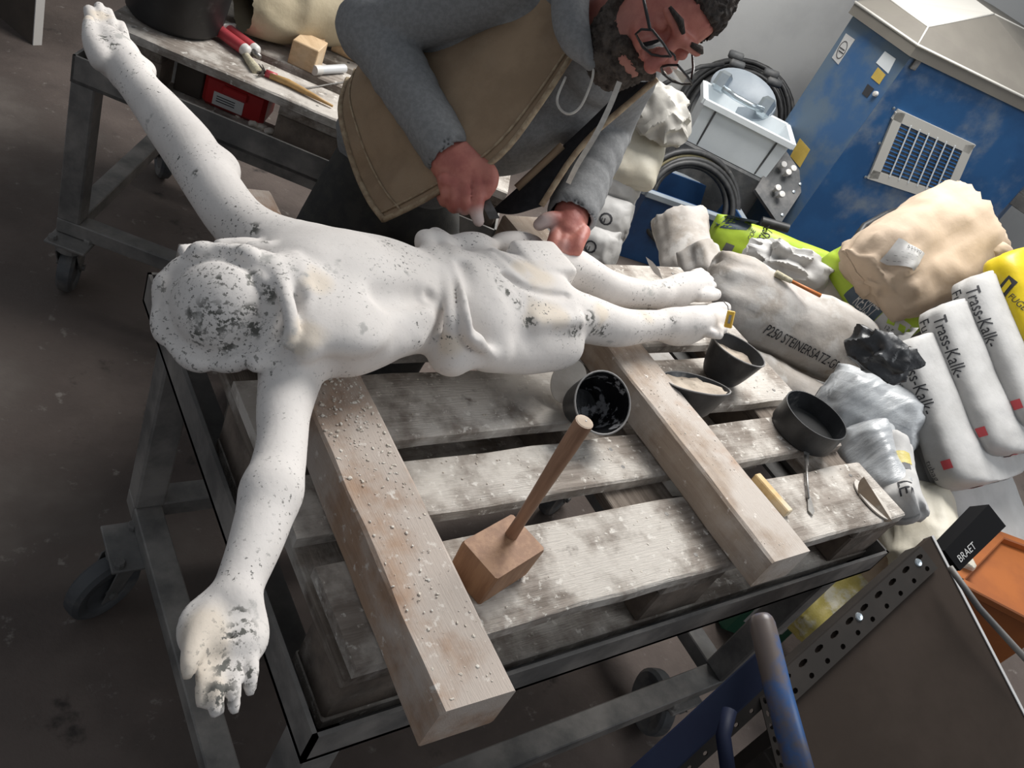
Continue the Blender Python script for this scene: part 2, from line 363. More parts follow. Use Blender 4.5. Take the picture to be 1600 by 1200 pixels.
# ------------------------------------------------------------------ carts (built at the origin, then moved)
def copy_tree(o, parent=None):
    c = o.copy(); COL.objects.link(c); c.parent = parent
    for ch in list(o.children): copy_tree(ch, c)
    return c
def caster(parent, x, y, yaw, plate_dx=0, plate_dy=0):
    mb = MB(); mb.bx(x - .05 if plate_dy else x - .035, x + .05 if plate_dy else x + .035, y - .035 if plate_dy else y - .055, y + .035 if plate_dy else y + .055, .166, .174, .002)
    c = obj('caster_plate', mb, STEEL, parent)
    for sx, sy in ((-1, -1), (1, 1)):
        px, py = (x + .036 * sx, y + .018 * sy) if plate_dy else (x + .02 * sx, y + .04 * sy)
        obj('bolt', MB().lathe([(0, .012), (.009, .012), (.011, .008), (.011, 0), (0, 0)], (px, py, .174), n=8), STEEL, c)
    f = Frame((x, y, 0), yaw); mb = MB()
    mb.lathe([(0, .166), (.032, .166), (.034, .15), (.026, .146), (0, .146)], (x, y, 0), n=16)
    for s in (-1, 1):
        pl = [f.pt(-.028, .024 * s, .15), f.pt(.03, .024 * s, .15), f.pt(.055, .024 * s, .06), f.pt(.03, .024 * s, .06)]
        mb.prism(pl, f.v, .003 * s)
    obj('caster_fork', mb, STEEL, parent)
    prof = [(0, .017), (.045, .015), (.05, .019), (.066, .019), (.074, .012), (.075, 0), (.074, -.012), (.066, -.019), (.05, -.019), (.045, -.015), (0, -.017)]
    w = obj('wheel', MB().lathe(prof, f.pt(.035, 0, .075), f.v, 28), RUBBER_W, parent, 40)
    obj('axle_bolt', MB().lathe([(0, .034), (.008, .034), (.009, -.034), (0, -.034)], f.pt(.035, 0, .075), f.v, 8), STEEL, w)
def make_cart(label, L=1.26, W=.86, LX=1.14, LY=.745, casters=()):
    t = thing('work_cart', label, 'cart', (0, 0, 0)); ch = .0025
    def rail(x0, x1, y0, y1, ax):                # angle iron: flat flange and upright flange
        mb = MB(); mb.bx(x0, x1, y0, y1, .588, .596, 0)
        if ax == 'f': mb.bx(x0, x1, y0, y0 + .006, .588, .652, 0)
        if ax == 'b': mb.bx(x0, x1, y1 - .006, y1, .588, .652, 0)
        if ax == 'l': mb.bx(x0, x0 + .006, y0, y1, .588, .652, 0)
        if ax == 'r': mb.bx(x1 - .006, x1, y0, y1, .588, .652, 0)
        obj('top_rail', mb, STEEL, t)
    rail(0, L, 0, .06, 'f'); rail(0, L, W - .06, W, 'b'); rail(0, .06, 0, W, 'l'); rail(L - .06, L, 0, W, 'r')
    for x in (0, LX - .055):
        for y in (0, LY - .055): obj('leg', MB().bx(x, x + .055, y, y + .055, .215, .59, .004), STEEL, t)
    for y in (0, LY - .05): obj('lower_rail', MB().bx(0, LX, y, y + .05, .176, .216, ch), STEEL, t)
    for x in (0, LX - .05): obj('lower_rail', MB().bx(x, x + .05, .05, LY - .05, .176, .216, ch), STEEL, t)
    for c in casters: caster(t, *c)
    return t
cart1 = make_cart('dusty steel cart on casters under the pallet that carries the statue', casters=((-.02, .64, math.radians(205)), (.0, .09, math.radians(150)), (1.0, .02, math.radians(70), 0, 1), (1.09, .65, math.radians(20))))
cart1.location = (-.03, -.03, 0)
cart2 = make_cart('dark steel cart on casters standing behind the statue at the left', L=1.02, LX=.96, casters=((.045, -.015, math.radians(100), 0, 1), (.03, .69, math.radians(120)), (.9, .03, math.radians(-60), 0, 1), (.9, .7, math.radians(30), 0, 1)))
C2YAW = math.radians(-34.0); C2 = Frame((-.025, 1.60, 0), C2YAW)
cart2.location = C2.o; cart2.rotation_euler = (0, 0, C2YAW)

def make_pallet(label, L=1.225):
    t = thing('euro_pallet', label, 'pallet', (0, 0, 0))
    rows = [(0, .143), (.189, .289), (.331, .472), (.514, .612), (.655, .80)]
    for i, (a, b) in enumerate(rows):
        mb = MB(); n = 14; xs = np.linspace(0 if i else .008, L, n + 1); q = random.Random(i + 3); V = []; F = []
        for k, x in enumerate(xs):               # board with slightly worn long edges
            wv = .0022 * q.uniform(-1, 1); wv2 = .0022 * q.uniform(-1, 1); zc = .0012 * q.uniform(-1, 1)
            for (y, z) in ((a + wv, .122), (a + wv, .141), (a + wv + .004, .144 + zc), (b + wv2 - .004, .144 + zc), (b + wv2, .141), (b + wv2, .122)): V.append((x, y, z))
        for k in range(n):
            for j in range(6): F.append((k * 6 + j, k * 6 + (j + 1) % 6, (k + 1) * 6 + (j + 1) % 6, (k + 1) * 6 + j))
        F += [tuple(range(5, -1, -1)), tuple(n * 6 + j for j in range(6))]
        b_ = finish('deck_board', V, F, WOODX, t, 35)
        for cx in (.07, L / 2, L - .07):
            for cy in (a + .03, b - .03): obj('nail', MB().lathe([(0, .0014), (.004, .001), (.0045, 0)], (cx + q.uniform(-.02, .02), cy, .1436), n=7), STEEL, b_)
    for cx in (.0725, L / 2, L - .0725): obj('cross_board', MB().bx(cx - .0725, cx + .0725, 0, .8, .1, .122, .002), WOODY, t)
    for cx in (.0725, L / 2, L - .0725):
        for cy, w in ((.05, .1), (.4, .145), (.75, .1)): obj('block', MB().bx(cx - .0725, cx + .0725, cy - w / 2 + .002, cy + w / 2 - .002, .022, .1, .004), BLOCK, t)
    for cy, w in ((.05, .1), (.4, .145), (.75, .1)): obj('bottom_board', MB().bx(0, L, cy - w / 2, cy + w / 2, 0, .022, .002), WOODX, t)
    return t
pal1 = make_pallet('dusty wooden pallet on the cart carrying beams, bowls and mallet'); pal1.location = (0, 0, .596)
pal2 = make_pallet('dark wooden pallet on the rear cart with brushes and black bucket', .98); pal2.location = C2.pt(.03, .035, .596); pal2.rotation_euler = (0, 0, C2YAW)

# ------------------------------------------------------------------ two loose beams across the pallet
def beam(name, label, x0, x1, y0, y1, h, m, yaw, seed):
    q = random.Random(seed); n = 16; V = []; F = []; c = .004
    fr = Frame((x0, y0, .7405), yaw); w = x1 - x0; Ln = y1 - y0
    for k in range(n + 1):
        y = Ln * k / n; j = lambda a=.0015: q.uniform(-a, a)
        for (x, z) in ((c + j(), 0), (w - c + j(), 0), (w + j(), c), (w + j(), h - c), (w - c + j(), h + j()), (c + j(), h + j()), (j(), h - c), (j(), c)):
            V.append(fr.pt(x, y, max(z, 0)))
    for k in range(n):
        for j in range(8): F.append((k * 8 + j, k * 8 + (j + 1) % 8, (k + 1) * 8 + (j + 1) % 8, (k + 1) * 8 + j))
    F += [tuple(range(7, -1, -1)), tuple(n * 8 + j for j in range(8))]
    return tag(finish(name, V, F, m, None, 30), label, 'beam', 'two wooden beams across the pallet')
beam('wooden_beam', 'thick brown wooden beam under the statue arm, covered with stone chips', .040, .138, -.107, .86, .076, BEAM, math.radians(-1.2), 1)
beam('wooden_beam', 'paler wooden beam under the statue legs beside the black bowls', .675, .775, -.047, .86, .068, BEAM2, math.radians(0.3), 2)

# ------------------------------------------------------------------ the stone corpus lying on its back over the beams
STONE = mat('white_stone', (.735, .695, .66), (.67, .63, .595), sc=7, rough=.82, bump=.12, bsc=120, lo=.4, hi=.66, attr=[((.69, .60, .49), 'patch')],
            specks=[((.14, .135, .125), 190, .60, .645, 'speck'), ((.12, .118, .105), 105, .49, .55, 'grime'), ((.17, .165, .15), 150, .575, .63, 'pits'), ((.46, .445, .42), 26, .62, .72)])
S = lambda px, py, z: P(px, py, z=z)
def build_statue():
    g = Grid((-.26, -.20, .775), (1.16, 1.56, 1.05), .0044)
    k = .03
    # trunk
    for px, py, z, r in ((505, 470, .895, (.10, .135, .072)), (560, 462, .893, (.09, .122, .074)), (615, 460, .887, (.075, .108, .066)), (665, 463, .878, (.075, .098, .056)),
                         (725, 470, .882, (.075, .112, .066)), (790, 468, .877, (.085, .112, .062)), (845, 472, .872, (.065, .105, .056))):
        g.ell(S(px, py, z), r, None, k)
    for px, py in ((535, 420), (535, 505)): g.ell(S(px, py, .938), (.062, .055, .028), None, .035)
    for i, (px, py) in enumerate(((600, 408), (625, 416), (648, 428), (590, 512), (620, 506), (645, 500))):   # ribs
        q = S(px, py, .92); g.cap(q + (-.006, (.024 if i < 3 else -.024), -.012), q + (.012, 0, .004), .012, .010, .03)
    g.cap(S(600, 462, .963), S(655, 462, .945), .010, .008, .03, sub=True)
    g.ell(S(672, 462, .938), (.008, .009, .008), None, .012, sub=True)
    g.cap(S(478, 545, .93), S(492, 420, .945), .016, .016, .03)
    # loincloth: rolled belt, knots at both hips, folds
    z0 = .93
    belt = [S(683, 378, .885), S(702, 395, .915), S(718, 425, .94), S(728, 462, .95), S(732, 500, .94), S(743, 530, .918), S(768, 553, .880)]
    g.chain(belt, [.010, .012, .011, .011, .012, .013, .005], .014)
    belt2 = [S(662, 372, .89), S(672, 392, .915), S(690, 425, .93), S(700, 462, .938), S(703, 500, .93), S(705, 535, .90), S(704, 560, .875)]
    g.chain(belt2, [.013, .011, .008, .007, .009, .014, .016], .012)
    g.ell(S(679, 372, .885), (.013, .018, .018), None, .02); g.ell(S(684, 388, .885), (.036, .022, .026), None, .025); g.ell(S(735, 384, .882), (.05, .018, .022), None, .02)
    g.ell(S(702, 558, .868), (.030, .022, .024), None, .03); g.cap(S(712, 566, .86), S(775, 550, .868), .014, .020, .026)
    g.chain([S(722, 412, .945), S(743, 462, .958), S(750, 515, .938)], [.008, .012, .008], .016, sub=True)
    for a, b, z1, z2, r in (((748, 425), (800, 540), .937, .893, .010), ((755, 412), (832, 530), .937, .893, .010), ((765, 400), (858, 505), .934, .900, .010), ((770, 392), (868, 462), .932, .910, .009)):
        g.chain([S(*a, z1 - .008), S((a[0] * .6 + b[0] * .4), (a[1] * .6 + b[1] * .4), z1 * .6 + z2 * .4 + .006), S(*b, z2 - .022)], [r * .5, r, r * .8], .012)
    for px, py, z, r in ((795, 382, .88, .024), (825, 384, .875, .022), (745, 392, .885, .02), (770, 555, .848, .024), (820, 556, .845, .03), (868, 548, .848, .032)):
        g.ell(S(px, py, z), (r * 1.6, r, r), None, .034)
    t = unit(S(880, 425, .88) - S(800, 425, .88)); sd = unit(np.cross((0, 0, 1), t))
    g.rbox(S(838, 425, .893), (.052, .046, .040), (t, sd, (0, 0, 1)), .012, .006)          # stiff cloth end over the far thigh
    g.rbox(S(840, 500, .878), (.060, .050, .042), (t, sd, (0, 0, 1)), .016, .008)
    g.chain([S(785, 430, .936), S(830, 452, .934), S(885, 463, .922)], [.006, .008, .009], .006, sub=True)
    # legs and feet (radii given as seen, turned into metres at that distance)
    K = lambda q, z: (z - CAM[2]) / ray(q[0], q[1])[2] / FPX
    def pc(lst, k): g.chain([S(q[0], q[1], q[2]) for q in lst], [q[3] * K(q, q[2]) for q in lst], k)
    pc([(855, 424, .868, 40), (898, 425, .874, 34), (948, 449, .866, 28), (1000, 459, .860, 22), (1030, 460, .858, 20)], .016)
    pc([(860, 500, .866, 44), (905, 497, .870, 39), (962, 511, .862, 32), (1012, 509, .858, 25), (1050, 507, .856, 24)], .016)
    g.ell(S(898, 417, .898), (.030, .024, .018), None, .03); g.ell(S(908, 490, .896), (.034, .026, .018), None, .03)
    pc([(1028, 460, .86, 20), (1060, 452, .862, 24), (1090, 446, .858, 24)], .014)
    pc([(1048, 508, .86, 24), (1080, 504, .862, 27), (1112, 500, .856, 24)], .014)
    g.ell(S(1062, 521, .838), (.055, .028, .022), None, .014); g.ell(S(1045, 470, .838), (.05, .026, .022), None, .014)
    for (a, b, r) in (((1092, 462), (1118, 460), 10.5), ((1092, 450), (1113, 446), 8), ((1090, 441), (1109, 437), 7.5), ((1087, 433), (1103, 430), 7), ((1084, 427), (1095, 424), 6.5),
                      ((1112, 484), (1133, 481), 10.5), ((1114, 496), (1134, 494), 8.5), ((1113, 505), (1133, 505), 8), ((1110, 513), (1130, 515), 7.5), ((1106, 521), (1124, 524), 7)):
        pc([(*a, .862, r), ((a[0] + b[0]) / 2, (a[1] + b[1]) / 2, .864, r), (*b, .853, r * .92)], .005)
    # arms
    pc([(480, 515, .888, 62), (458, 572, .872, 52), (444, 640, .864, 42), (441, 690, .862, 39), (431, 745, .862, 44), (415, 800, .86, 45), (397, 855, .858, 41), (376, 908, .856, 37), (366, 940, .855, 40)], .022)
    pc([(470, 408, .892, 60), (412, 378, .884, 50), (368, 342, .878, 44), (330, 288, .874, 42), (292, 228, .870, 42), (252, 178, .866, 36), (224, 144, .864, 31), (205, 118, .862, 30)], .022)
    g.ell(S(229, 112, .864), (.016, .018, .018), None, .014)
    g.ell(S(345, 262, .882), (.03, .034, .026), None, .02); g.ell(S(424, 765, .868), (.03, .03, .026), None, .02)
    # near hand, palm up
    g.ell(S(350, 985, .850), (.043, .044, .019), None, .014); pc([(318, 992, .854, 28), (380, 1005, .850, 26)], .012)
    pc([(332, 962, .857, 26), (308, 1003, .863, 22), (297, 1035, .866, 15), (293, 1052, .863, 11)], .007)
    for a, m_, b, r in (((322, 1008), (317, 1060), (314, 1098), 11.5), ((344, 1022), (338, 1075), (337, 1111), 13.5), ((368, 1020), (365, 1070), (365, 1106), 12.5), ((392, 1010), (393, 1048), (390, 1078), 11.5)):
        pc([(*a, .850, r * 1.05), (*m_, .856, r), (*b, .850, r * .9)], .003)
    g.ell(S(362, 986, .868), (.007, .007, .009), None, .005, sub=True); g.ell(S(358, 986, .866), (.006, .006, .005), None, .003)
    # far hand
    pc([(198, 108, .862, 31), (178, 84, .862, 34), (165, 66, .862, 27)], .014); pc([(188, 92, .860, 26), (162, 72, .862, 24)], .012)
    pc([(160, 92, .868, 20), (146, 66, .876, 16), (140, 42, .880, 11), (139, 32, .878, 8)], .007)
    for a, m_, b, r in (((150, 48), (143, 28), (139, 16), 10), ((165, 54), (158, 28), (155, 11), 9.5), ((181, 64), (174, 38), (169, 20), 9.5), ((198, 82), (193, 56), (189, 40), 9)):
        pc([(*a, .858, r * 1.05), (*m_, .868, r), (*b, .864, r * .88)], .0035)
    # head bent on the chest: skull, thick crown, face, beard, hair
    hc = S(350, 486, .895); a = unit((-.60, -.42, .68)); e1 = unit(np.cross(a, (0, 0, 1))); e2 = np.cross(a, e1)
    g.ell(hc - a * .012, (.070, .072, .075), None, .02)
    n = 30; ring = [hc + a * .020 + (e1 * math.cos(6.2832 * i / n) * .0755 + e2 * math.sin(6.2832 * i / n) * .0735) for i in range(n + 1)]
    g.chain(ring, [.0115 + .003 * math.sin(i * 1.7) + .0015 * math.sin(i * 3.1) for i in range(n)] + [.0115], .009)
    g.chain([hc + a * .034 + (e1 * math.cos(6.2832 * i / n) * .0625 + e2 * math.sin(6.2832 * i / n) * .060) for i in range(n + 1)], [.006] * (n + 1), .006, sub=True); g.ell(hc + a * .016, (.060, .057, .041), (e1, e2, a), .008)
    for lst, r in (([(330, 400, .935), (365, 392, .945), (405, 402, .953), (432, 430, .958), (448, 470, .956), (456, 510, .944), (452, 535, .93)], 12),
                   ([(300, 412, .925), (338, 404, .945), (380, 414, .953), (412, 440, .958)], 10),
                   ([(395, 392, .925), (425, 392, .93), (460, 402, .925), (480, 420, .92)], 15), ([(345, 386, .91), (385, 384, .915), (420, 388, .91)], 13),
                   ([(400, 566, .89), (438, 550, .905), (466, 528, .92)], 17), ([(468, 405, .95), (478, 440, .955), (482, 480, .95), (476, 515, .935)], 9)):
        pc([(q[0], q[1], q[2] + (.006 if r in (12, 9) else 0), r) for q in lst], .0045)
    g.ell(S(440, 458, .925), (.045, .055, .048), None, .02); g.ell(S(465, 455, .935), (.038, .042, .032), None, .018)
    pc([(465, 450, .945, 34), (486, 450, .943, 31), (503, 455, .932, 18)], .012)
    pc([(470, 505, .925, 22), (478, 525, .91, 18)], .012)
    pc([(290, 395, .915, 9), (298, 424, .92, 14)], .006); pc([(286, 390, .92, 8), (304, 389, .915, 9)], .005)
    g.ell(S(500, 500, .925), (.020, .014, .012), None, .010, sub=True); pc([(458, 405, .955, 9), (470, 425, .962, 9), (478, 455, .965, 11), (500, 460, .945, 9)], .010)
    g.noise(.0010, 17, 5)
    o, V = gmesh('carved_figure', g, STONE)
    Vc = (V - CAM) @ RR.T; uv = Vc[:, :2] / Vc[:, 2:3] * FPX + (800, 600)
    def anchor(px, py):                                  # the place on the carved surface itself
        d = np.hypot(uv[:, 0] - px, uv[:, 1] - py); c = np.where(d < 6)[0]; return V[c[np.argmin(Vc[c, 2])]] if len(c) else V[np.argmin(d)]
    def blob(lst):
        w = np.zeros(len(V))
        for px, py, r in lst:
            d = np.linalg.norm(V - anchor(px, py), axis=1) / r; w = np.maximum(w, np.clip((1.25 - d + .45 * noise3(V, 45, 9)) * 1.6, 0, 1))
        return w
    set_attr(o, 'patch', blob([(320, 985, .032), (302, 1035, .026), (316, 1075, .020), (308, 1010, .02), (470, 532, .014), (490, 518, .020), (497, 440, .022), (845, 425, .034), (815, 415, .02), (870, 485, .026), (845, 485, .024),
                               (945, 482, .020), (1010, 484, .018), (141, 20, .018), (157, 20, .018), (700, 548, .020)]) * .8)
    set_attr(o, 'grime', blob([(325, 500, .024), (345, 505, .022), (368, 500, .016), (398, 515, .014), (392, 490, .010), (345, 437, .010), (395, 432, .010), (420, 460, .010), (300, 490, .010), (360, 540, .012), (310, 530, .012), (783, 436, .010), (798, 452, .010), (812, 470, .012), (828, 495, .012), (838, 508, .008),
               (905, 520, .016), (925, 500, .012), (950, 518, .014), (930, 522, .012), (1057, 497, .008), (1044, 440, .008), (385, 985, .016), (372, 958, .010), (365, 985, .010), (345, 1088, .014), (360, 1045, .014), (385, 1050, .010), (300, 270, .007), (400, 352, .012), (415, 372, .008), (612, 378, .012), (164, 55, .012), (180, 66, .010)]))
    lf = noise3(V, 14, 21) + .6 * noise3(V, 31, 22); set_attr(o, 'speck', np.clip((lf + .16) * 2.4, 0.15, 1))
    hd = np.linalg.norm(V - hc, axis=1); set_attr(o, 'pits', np.clip((.125 - hd) / .03, 0, 1) * .85 + np.clip((.07 - np.linalg.norm(V - S(165, 70, .86), axis=1)) / .03, 0, 1) * .5 + np.clip((.05 - np.linalg.norm(V - S(360, 1050, .86), axis=1)) / .02, 0, 1) * .7)
    tag(o, 'white stone figure with outstretched arms and loincloth lying on its back over two beams', 'statue')
build_statue()

# ------------------------------------------------------------------ the person working on the statue
SKIN = mat('skin', (.50, .185, .14), (.40, .125, .10), sc=22, rough=.55, bump=.15, bsc=160, attr=[((.62, .55, .52), 'dustw'), ((.27, .15, .115), 'stubble')])
SWEAT = mat('grey_sweatshirt', (.225, .228, .230), (.185, .188, .19), sc=120, rough=.95, bump=.25, bsc=220)
VEST = mat('brown_canvas', (.31, .22, .14), (.25, .175, .11), sc=9, rough=.92, bump=.3, bsc=260, dust=(.30, .235, .165), dsc=7, dlo=.5, dhi=.8)
VESTE = mat('worn_canvas_edge', (.40, .315, .21), (.27, .195, .125), sc=60, rough=.95, bump=.5, bsc=200)
LINING = mat('black_lining', (.012, .012, .014), (.02, .02, .023), sc=60, rough=.95)
DENIM = mat('dark_trousers', (.030, .030, .029), (.045, .043, .038), sc=30, rough=.9, bump=.2, bsc=250)
HAIR = mat('brown_hair', (.022, .016, .013), (.06, .045, .036), sc=60, rough=.75, bump=.8, bsc=240, stretch=(3, 3, .6))
BEARD = mat('greying_beard', (.030, .021, .016), (.10, .08, .066), sc=45, rough=.85, bump=.9, bsc=300)
CORD = mat('white_cord', (.55, .52, .47), (.46, .43, .39), sc=60, rough=.9)
BLACKP = mat('black_plastic', (.012, .012, .013), rough=.35)
SHOE = mat('dusty_boot', (.05, .042, .035), (.11, .095, .08), sc=14, rough=.85, bump=.2)
LENS = mat('spectacle_lens', (.95, .97, .98), rough=.03, trans=1.0, spec=.5)
DARKM = mat('dark_blade_steel', (.16, .155, .15), (.10, .095, .09), sc=30, rough=.45, metal=.6, bump=.2)

def patch(name, grid, m, parent, th=.005, res=8, wr=.0, wsc=20, seed=1, flip=False):
    G = np.array([[D(*q) for q in row] for row in grid]); nv, nu = G.shape[:2]
    def cr(A, t):                                                   # Catmull-Rom along the first axis
        n = len(A); i = min(int(t), n - 2); f = t - i; q = [A[max(i - 1, 0)], A[i], A[i + 1], A[min(i + 2, n - 1)]]
        if i == 0: q[0] = 2 * A[0] - A[1]
        if i + 2 > n - 1: q[3] = 2 * A[n - 1] - A[n - 2]
        c = [(-f + 2 * f * f - f ** 3) / 2, (2 - 5 * f * f + 3 * f ** 3) / 2, (f + 4 * f * f - 3 * f ** 3) / 2, (f ** 3 - f * f) / 2]
        return sum(c[k] * q[k] for k in range(4))
    NV, NU = (nv - 1) * res + 1, (nu - 1) * res + 1
    rows = [cr(G, i / res) for i in range(NV)]; pts = np.array([[cr(r, j / res) for j in range(NU)] for r in rows])
    du = np.gradient(pts, axis=1); dv = np.gradient(pts, axis=0); nn = np.cross(du, dv); nn /= np.linalg.norm(nn, axis=2, keepdims=True) + 1e-12
    if ((CAM - pts[NV // 2, NU // 2]) @ nn[NV // 2, NU // 2]) < 0: nn = -nn
    if wr: pts = pts + nn * (wr * noise3(pts, wsc, seed) + wr * .6 * ridged(pts, wsc * .6, seed + 4))[..., None]
    A = pts.reshape(-1, 3); B = (pts - nn * th).reshape(-1, 3); n = len(A); F = []
    ix = lambda i, j: i * NU + j
    for i in range(NV - 1):
        for j in range(NU - 1):
            F.append((ix(i, j), ix(i, j + 1), ix(i + 1, j + 1), ix(i + 1, j))); F.append((n + ix(i, j), n + ix(i + 1, j), n + ix(i + 1, j + 1), n + ix(i, j + 1)))
    for i in range(NV - 1):
        for j in (0, NU - 1): F.append((ix(i, j), ix(i + 1, j), n + ix(i + 1, j), n + ix(i, j)))
    for j in range(NU - 1):
        for i in (0, NV - 1): F.append((ix(i, j), ix(i, j + 1), n + ix(i, j + 1), n + ix(i, j)))
    return finish(name, np.concatenate([A, B]), F, m, parent, 60), pts, nn

def build_person():
    pel = np.array([.50, 1.075, .80]); chest = np.array([.625, .965, 1.03]); neck = np.array([.69, .86, 1.20]); rsh = np.array([.53, .96, 1.235]); lsh = D(975, 92, 1.62)
    relb = D(584, 45, 1.58); rwr = D(700, 236, 1.535); lelb = D(942, 196, 1.77); lwr = D(893, 335, 1.60)
    root = thing('person', 'person in brown canvas vest and grey hoodie, bent over the statue with a blade', 'person', (pel[0], pel[1], 0))
    ta = unit(neck - pel); l = unit(lsh - rsh); f = unit(np.cross(l, ta)); l = np.cross(ta, f)
    if f @ (CAM - chest) < 0: f = -f
    ax = (l, f, ta)
    # head frame: u crown, n face, s side
    u = unit(RR.T @ np.array([.78, -.28, -.56])); n = RR.T @ np.array([-.05, .862, -.50]); n = unit(n - u * (n @ u)); s = np.cross(u, n)
    H = D(1031, 15, 1.40); h = lambda a, b, c: H + (s * a + n * b + u * c) * 1.04
    hx = (s, n, u)
    g = Grid((.18, .48, .70), (1.02, 1.32, 1.52), .0036)
    g.ell(pel + np.array([.04, -.02, -.04]), (.12, .09, .10), ax, .03); g.ell(chest, (.15, .095, .17), ax, .05); g.ell(neck - ta * .06, (.15, .08, .08), ax, .04)
    g.chain([h(0, -.03, -.06), h(0, -.035, -.10), neck], [.058, .056, .062], .03)
    g.chain([rsh, (rsh + relb) / 2, relb, (relb * .6 + rwr * .4), rwr], [.055, .046, .040, .040, .029], .02)
    g.chain([lsh, (lsh + lelb) / 2, lelb, (lelb * .6 + lwr * .4), lwr], [.055, .046, .040, .040, .029], .02)
    # head
    g.ell(h(0, -.012, .035), (.077, .098, .092), hx, .03); g.ell(h(0, .032, -.035), (.060, .064, .085), hx, .03); g.ell(h(0, .052, -.095), (.034, .034, .026), hx, .025)
    for q in (-1, 1):
        g.ell(h(.030 * q, .082, -.012), (.024, .020, .018), hx, .018); g.cap(h(.012 * q, .097, .036), h(.045 * q, .082, .036), .010, .008, .014)
        g.ell(h(.032 * q, .098, .016), (.017, .012, .011), hx, .010, sub=True); g.ell(h(.032 * q, .081, .016), (.013, .013, .011), hx, .003)
        g.ell(h(.078 * q, -.012, .0), (.010, .022, .034), hx, .008); g.ell(h(.084 * q, -.006, .002), (.005, .012, .020), hx, .005, sub=True)
    g.chain([h(0, .094, .028), h(0, .106, .004), h(0, .119, -.020)], [.009, .010, .0125], .010)
    for q in (-1, 1): g.ell(h(.012 * q, .104, -.023), (.008, .010, .008), hx, .006)
    g.cap(h(-.020, .088, -.056), h(.020, .088, -.056), .006, .006, .006); g.cap(h(-.018, .087, -.066), h(.018, .087, -.066), .0065, .0065, .006)
    # right hand closed over the blade, left hand holding the cloth edge
    def fc(lst, k=.0035): g.chain([D(q[0], q[1], q[2]) for q in lst], [q[3] * q[2] / FPX for q in lst], k)
    fc([(694, 234, 1.54, 30), (712, 254, 1.53, 31), (727, 268, 1.52, 30)], .014); fc([(698, 258, 1.535, 26), (702, 280, 1.525, 17)], .012); fc([(726, 246, 1.53, 26), (752, 268, 1.51, 18)], .012)
    fc([(745, 272, 1.508, 14), (747, 302, 1.495, 12), (744, 328, 1.498, 11), (748, 345, 1.503, 9)]); fc([(727, 280, 1.51, 13.5), (731, 308, 1.492, 12), (727, 326, 1.505, 10.5), (720, 322, 1.525, 9)])
    fc([(710, 284, 1.515, 13), (714, 308, 1.498, 11.5), (710, 324, 1.512, 10), (704, 318, 1.53, 9)]); fc([(694, 280, 1.525, 12), (698, 302, 1.508, 10.5), (695, 315, 1.522, 9), (690, 308, 1.538, 8)])
    fc([(750, 258, 1.515, 17), (765, 272, 1.50, 14), (766, 288, 1.498, 12), (758, 303, 1.50, 9.5)])
    for kx, ky in ((746, 274), (728, 281), (711, 284), (695, 281)): g.ell(D(kx, ky, 1.502), (.013, .013, .011), None, .010)
    fc([(893, 335, 1.60, 26), (889, 350, 1.585, 27), (885, 364, 1.575, 25)], .014); fc([(880, 350, 1.58, 18), (864, 343, 1.565, 13.5), (852, 345, 1.56, 12), (843, 351, 1.56, 10)])
    for i, (x, y) in enumerate(((866, 372), (880, 378), (893, 380), (904, 376))):
        fc([(x + 7, y - 14, 1.572, 12), (x + 1, y, 1.548, 11), (x - 4, y + 14, 1.54, 10.5), (x - 9, y + 21, 1.55, 9)], .003)
    for q0, q1 in (((738, 284), (736, 324)), ((720, 288), (719, 322)), ((704, 288), (703, 316))): g.cap(D(*q0, 1.488), D(*q1, 1.482), .0022, .0022, .003, sub=True)
    g.noise(.0006, 90, 2)
    body, V = gmesh('body', g, SKIN, root)
    dw = np.zeros(len(V))
    for q, r in ((D(748, 342, 1.50), .022), (D(846, 349, 1.555), .026), (D(727, 328, 1.51), .015), (D(880, 392, 1.55), .02)): dw = np.maximum(dw, np.clip(1.3 - np.linalg.norm(V - q, axis=1) / r, 0, .8))
    set_attr(body, 'dustw', dw)
    rel = V - H; st = np.clip(1.6 - np.linalg.norm(rel - (n * .035 - u * .06), axis=1) / .055, 0, .8); set_attr(body, 'stubble', st)
    # hair
    g = Grid(H - .18, H + .18, .0036)
    g.ell(h(0, -.016, .040), (.083, .103, .095), hx, .02); g.cap(h(-.06, -.05, .0), h(-.05, -.075, -.06), .03, .02, .02); g.cap(h(.06, -.05, .0), h(.05, -.075, -.06), .03, .02, .02)
    g.rbox(h(0, .115, -.035), (.2, .070, .105), hx, .02, .012, sub=True); g.rbox(h(0, .045, -.10), (.2, .062, .09), hx, .02, .012, sub=True)
    for q in (-1, 1): g.ell(h(.085 * q, -.010, -.012), (.02, .026, .036), hx, .01, sub=True)
    g.ell(h(0, .02, .01), (.074, .094, .080), hx, .004, sub=True)
    V, F = g.mesh(); nz = .0045 * ridged(V, 110, 3) + .003 * noise3(V, 230, 4); d = V - h(0, -.016, .035); V = V + d / np.linalg.norm(d, axis=1)[:, None] * nz[:, None]
    finish('hair', V, F, HAIR, root, True, fix=False)
    # beard and moustache
    g = Grid(H - .18, H + .18, .0036)
    g.ell(h(0, .038, -.070), (.061, .062, .058), hx, .02); g.ell(h(0, .058, -.098), (.043, .040, .032), hx, .02); g.cap(h(-.034, .084, -.044), h(.034, .084, -.044), .012, .012, .012)
    for q in (-1, 1): g.chain([h(.066 * q, .0, .0), h(.062 * q, .015, -.04), h(.045 * q, .04, -.08)], [.009, .013, .02], .012)
    g.rbox(h(0, .10, .0), (.10, .06, .030), hx, .01, .01, sub=True); g.cap(h(-.017, .10, -.061), h(.017, .10, -.061), .010, .010, .006, sub=True)
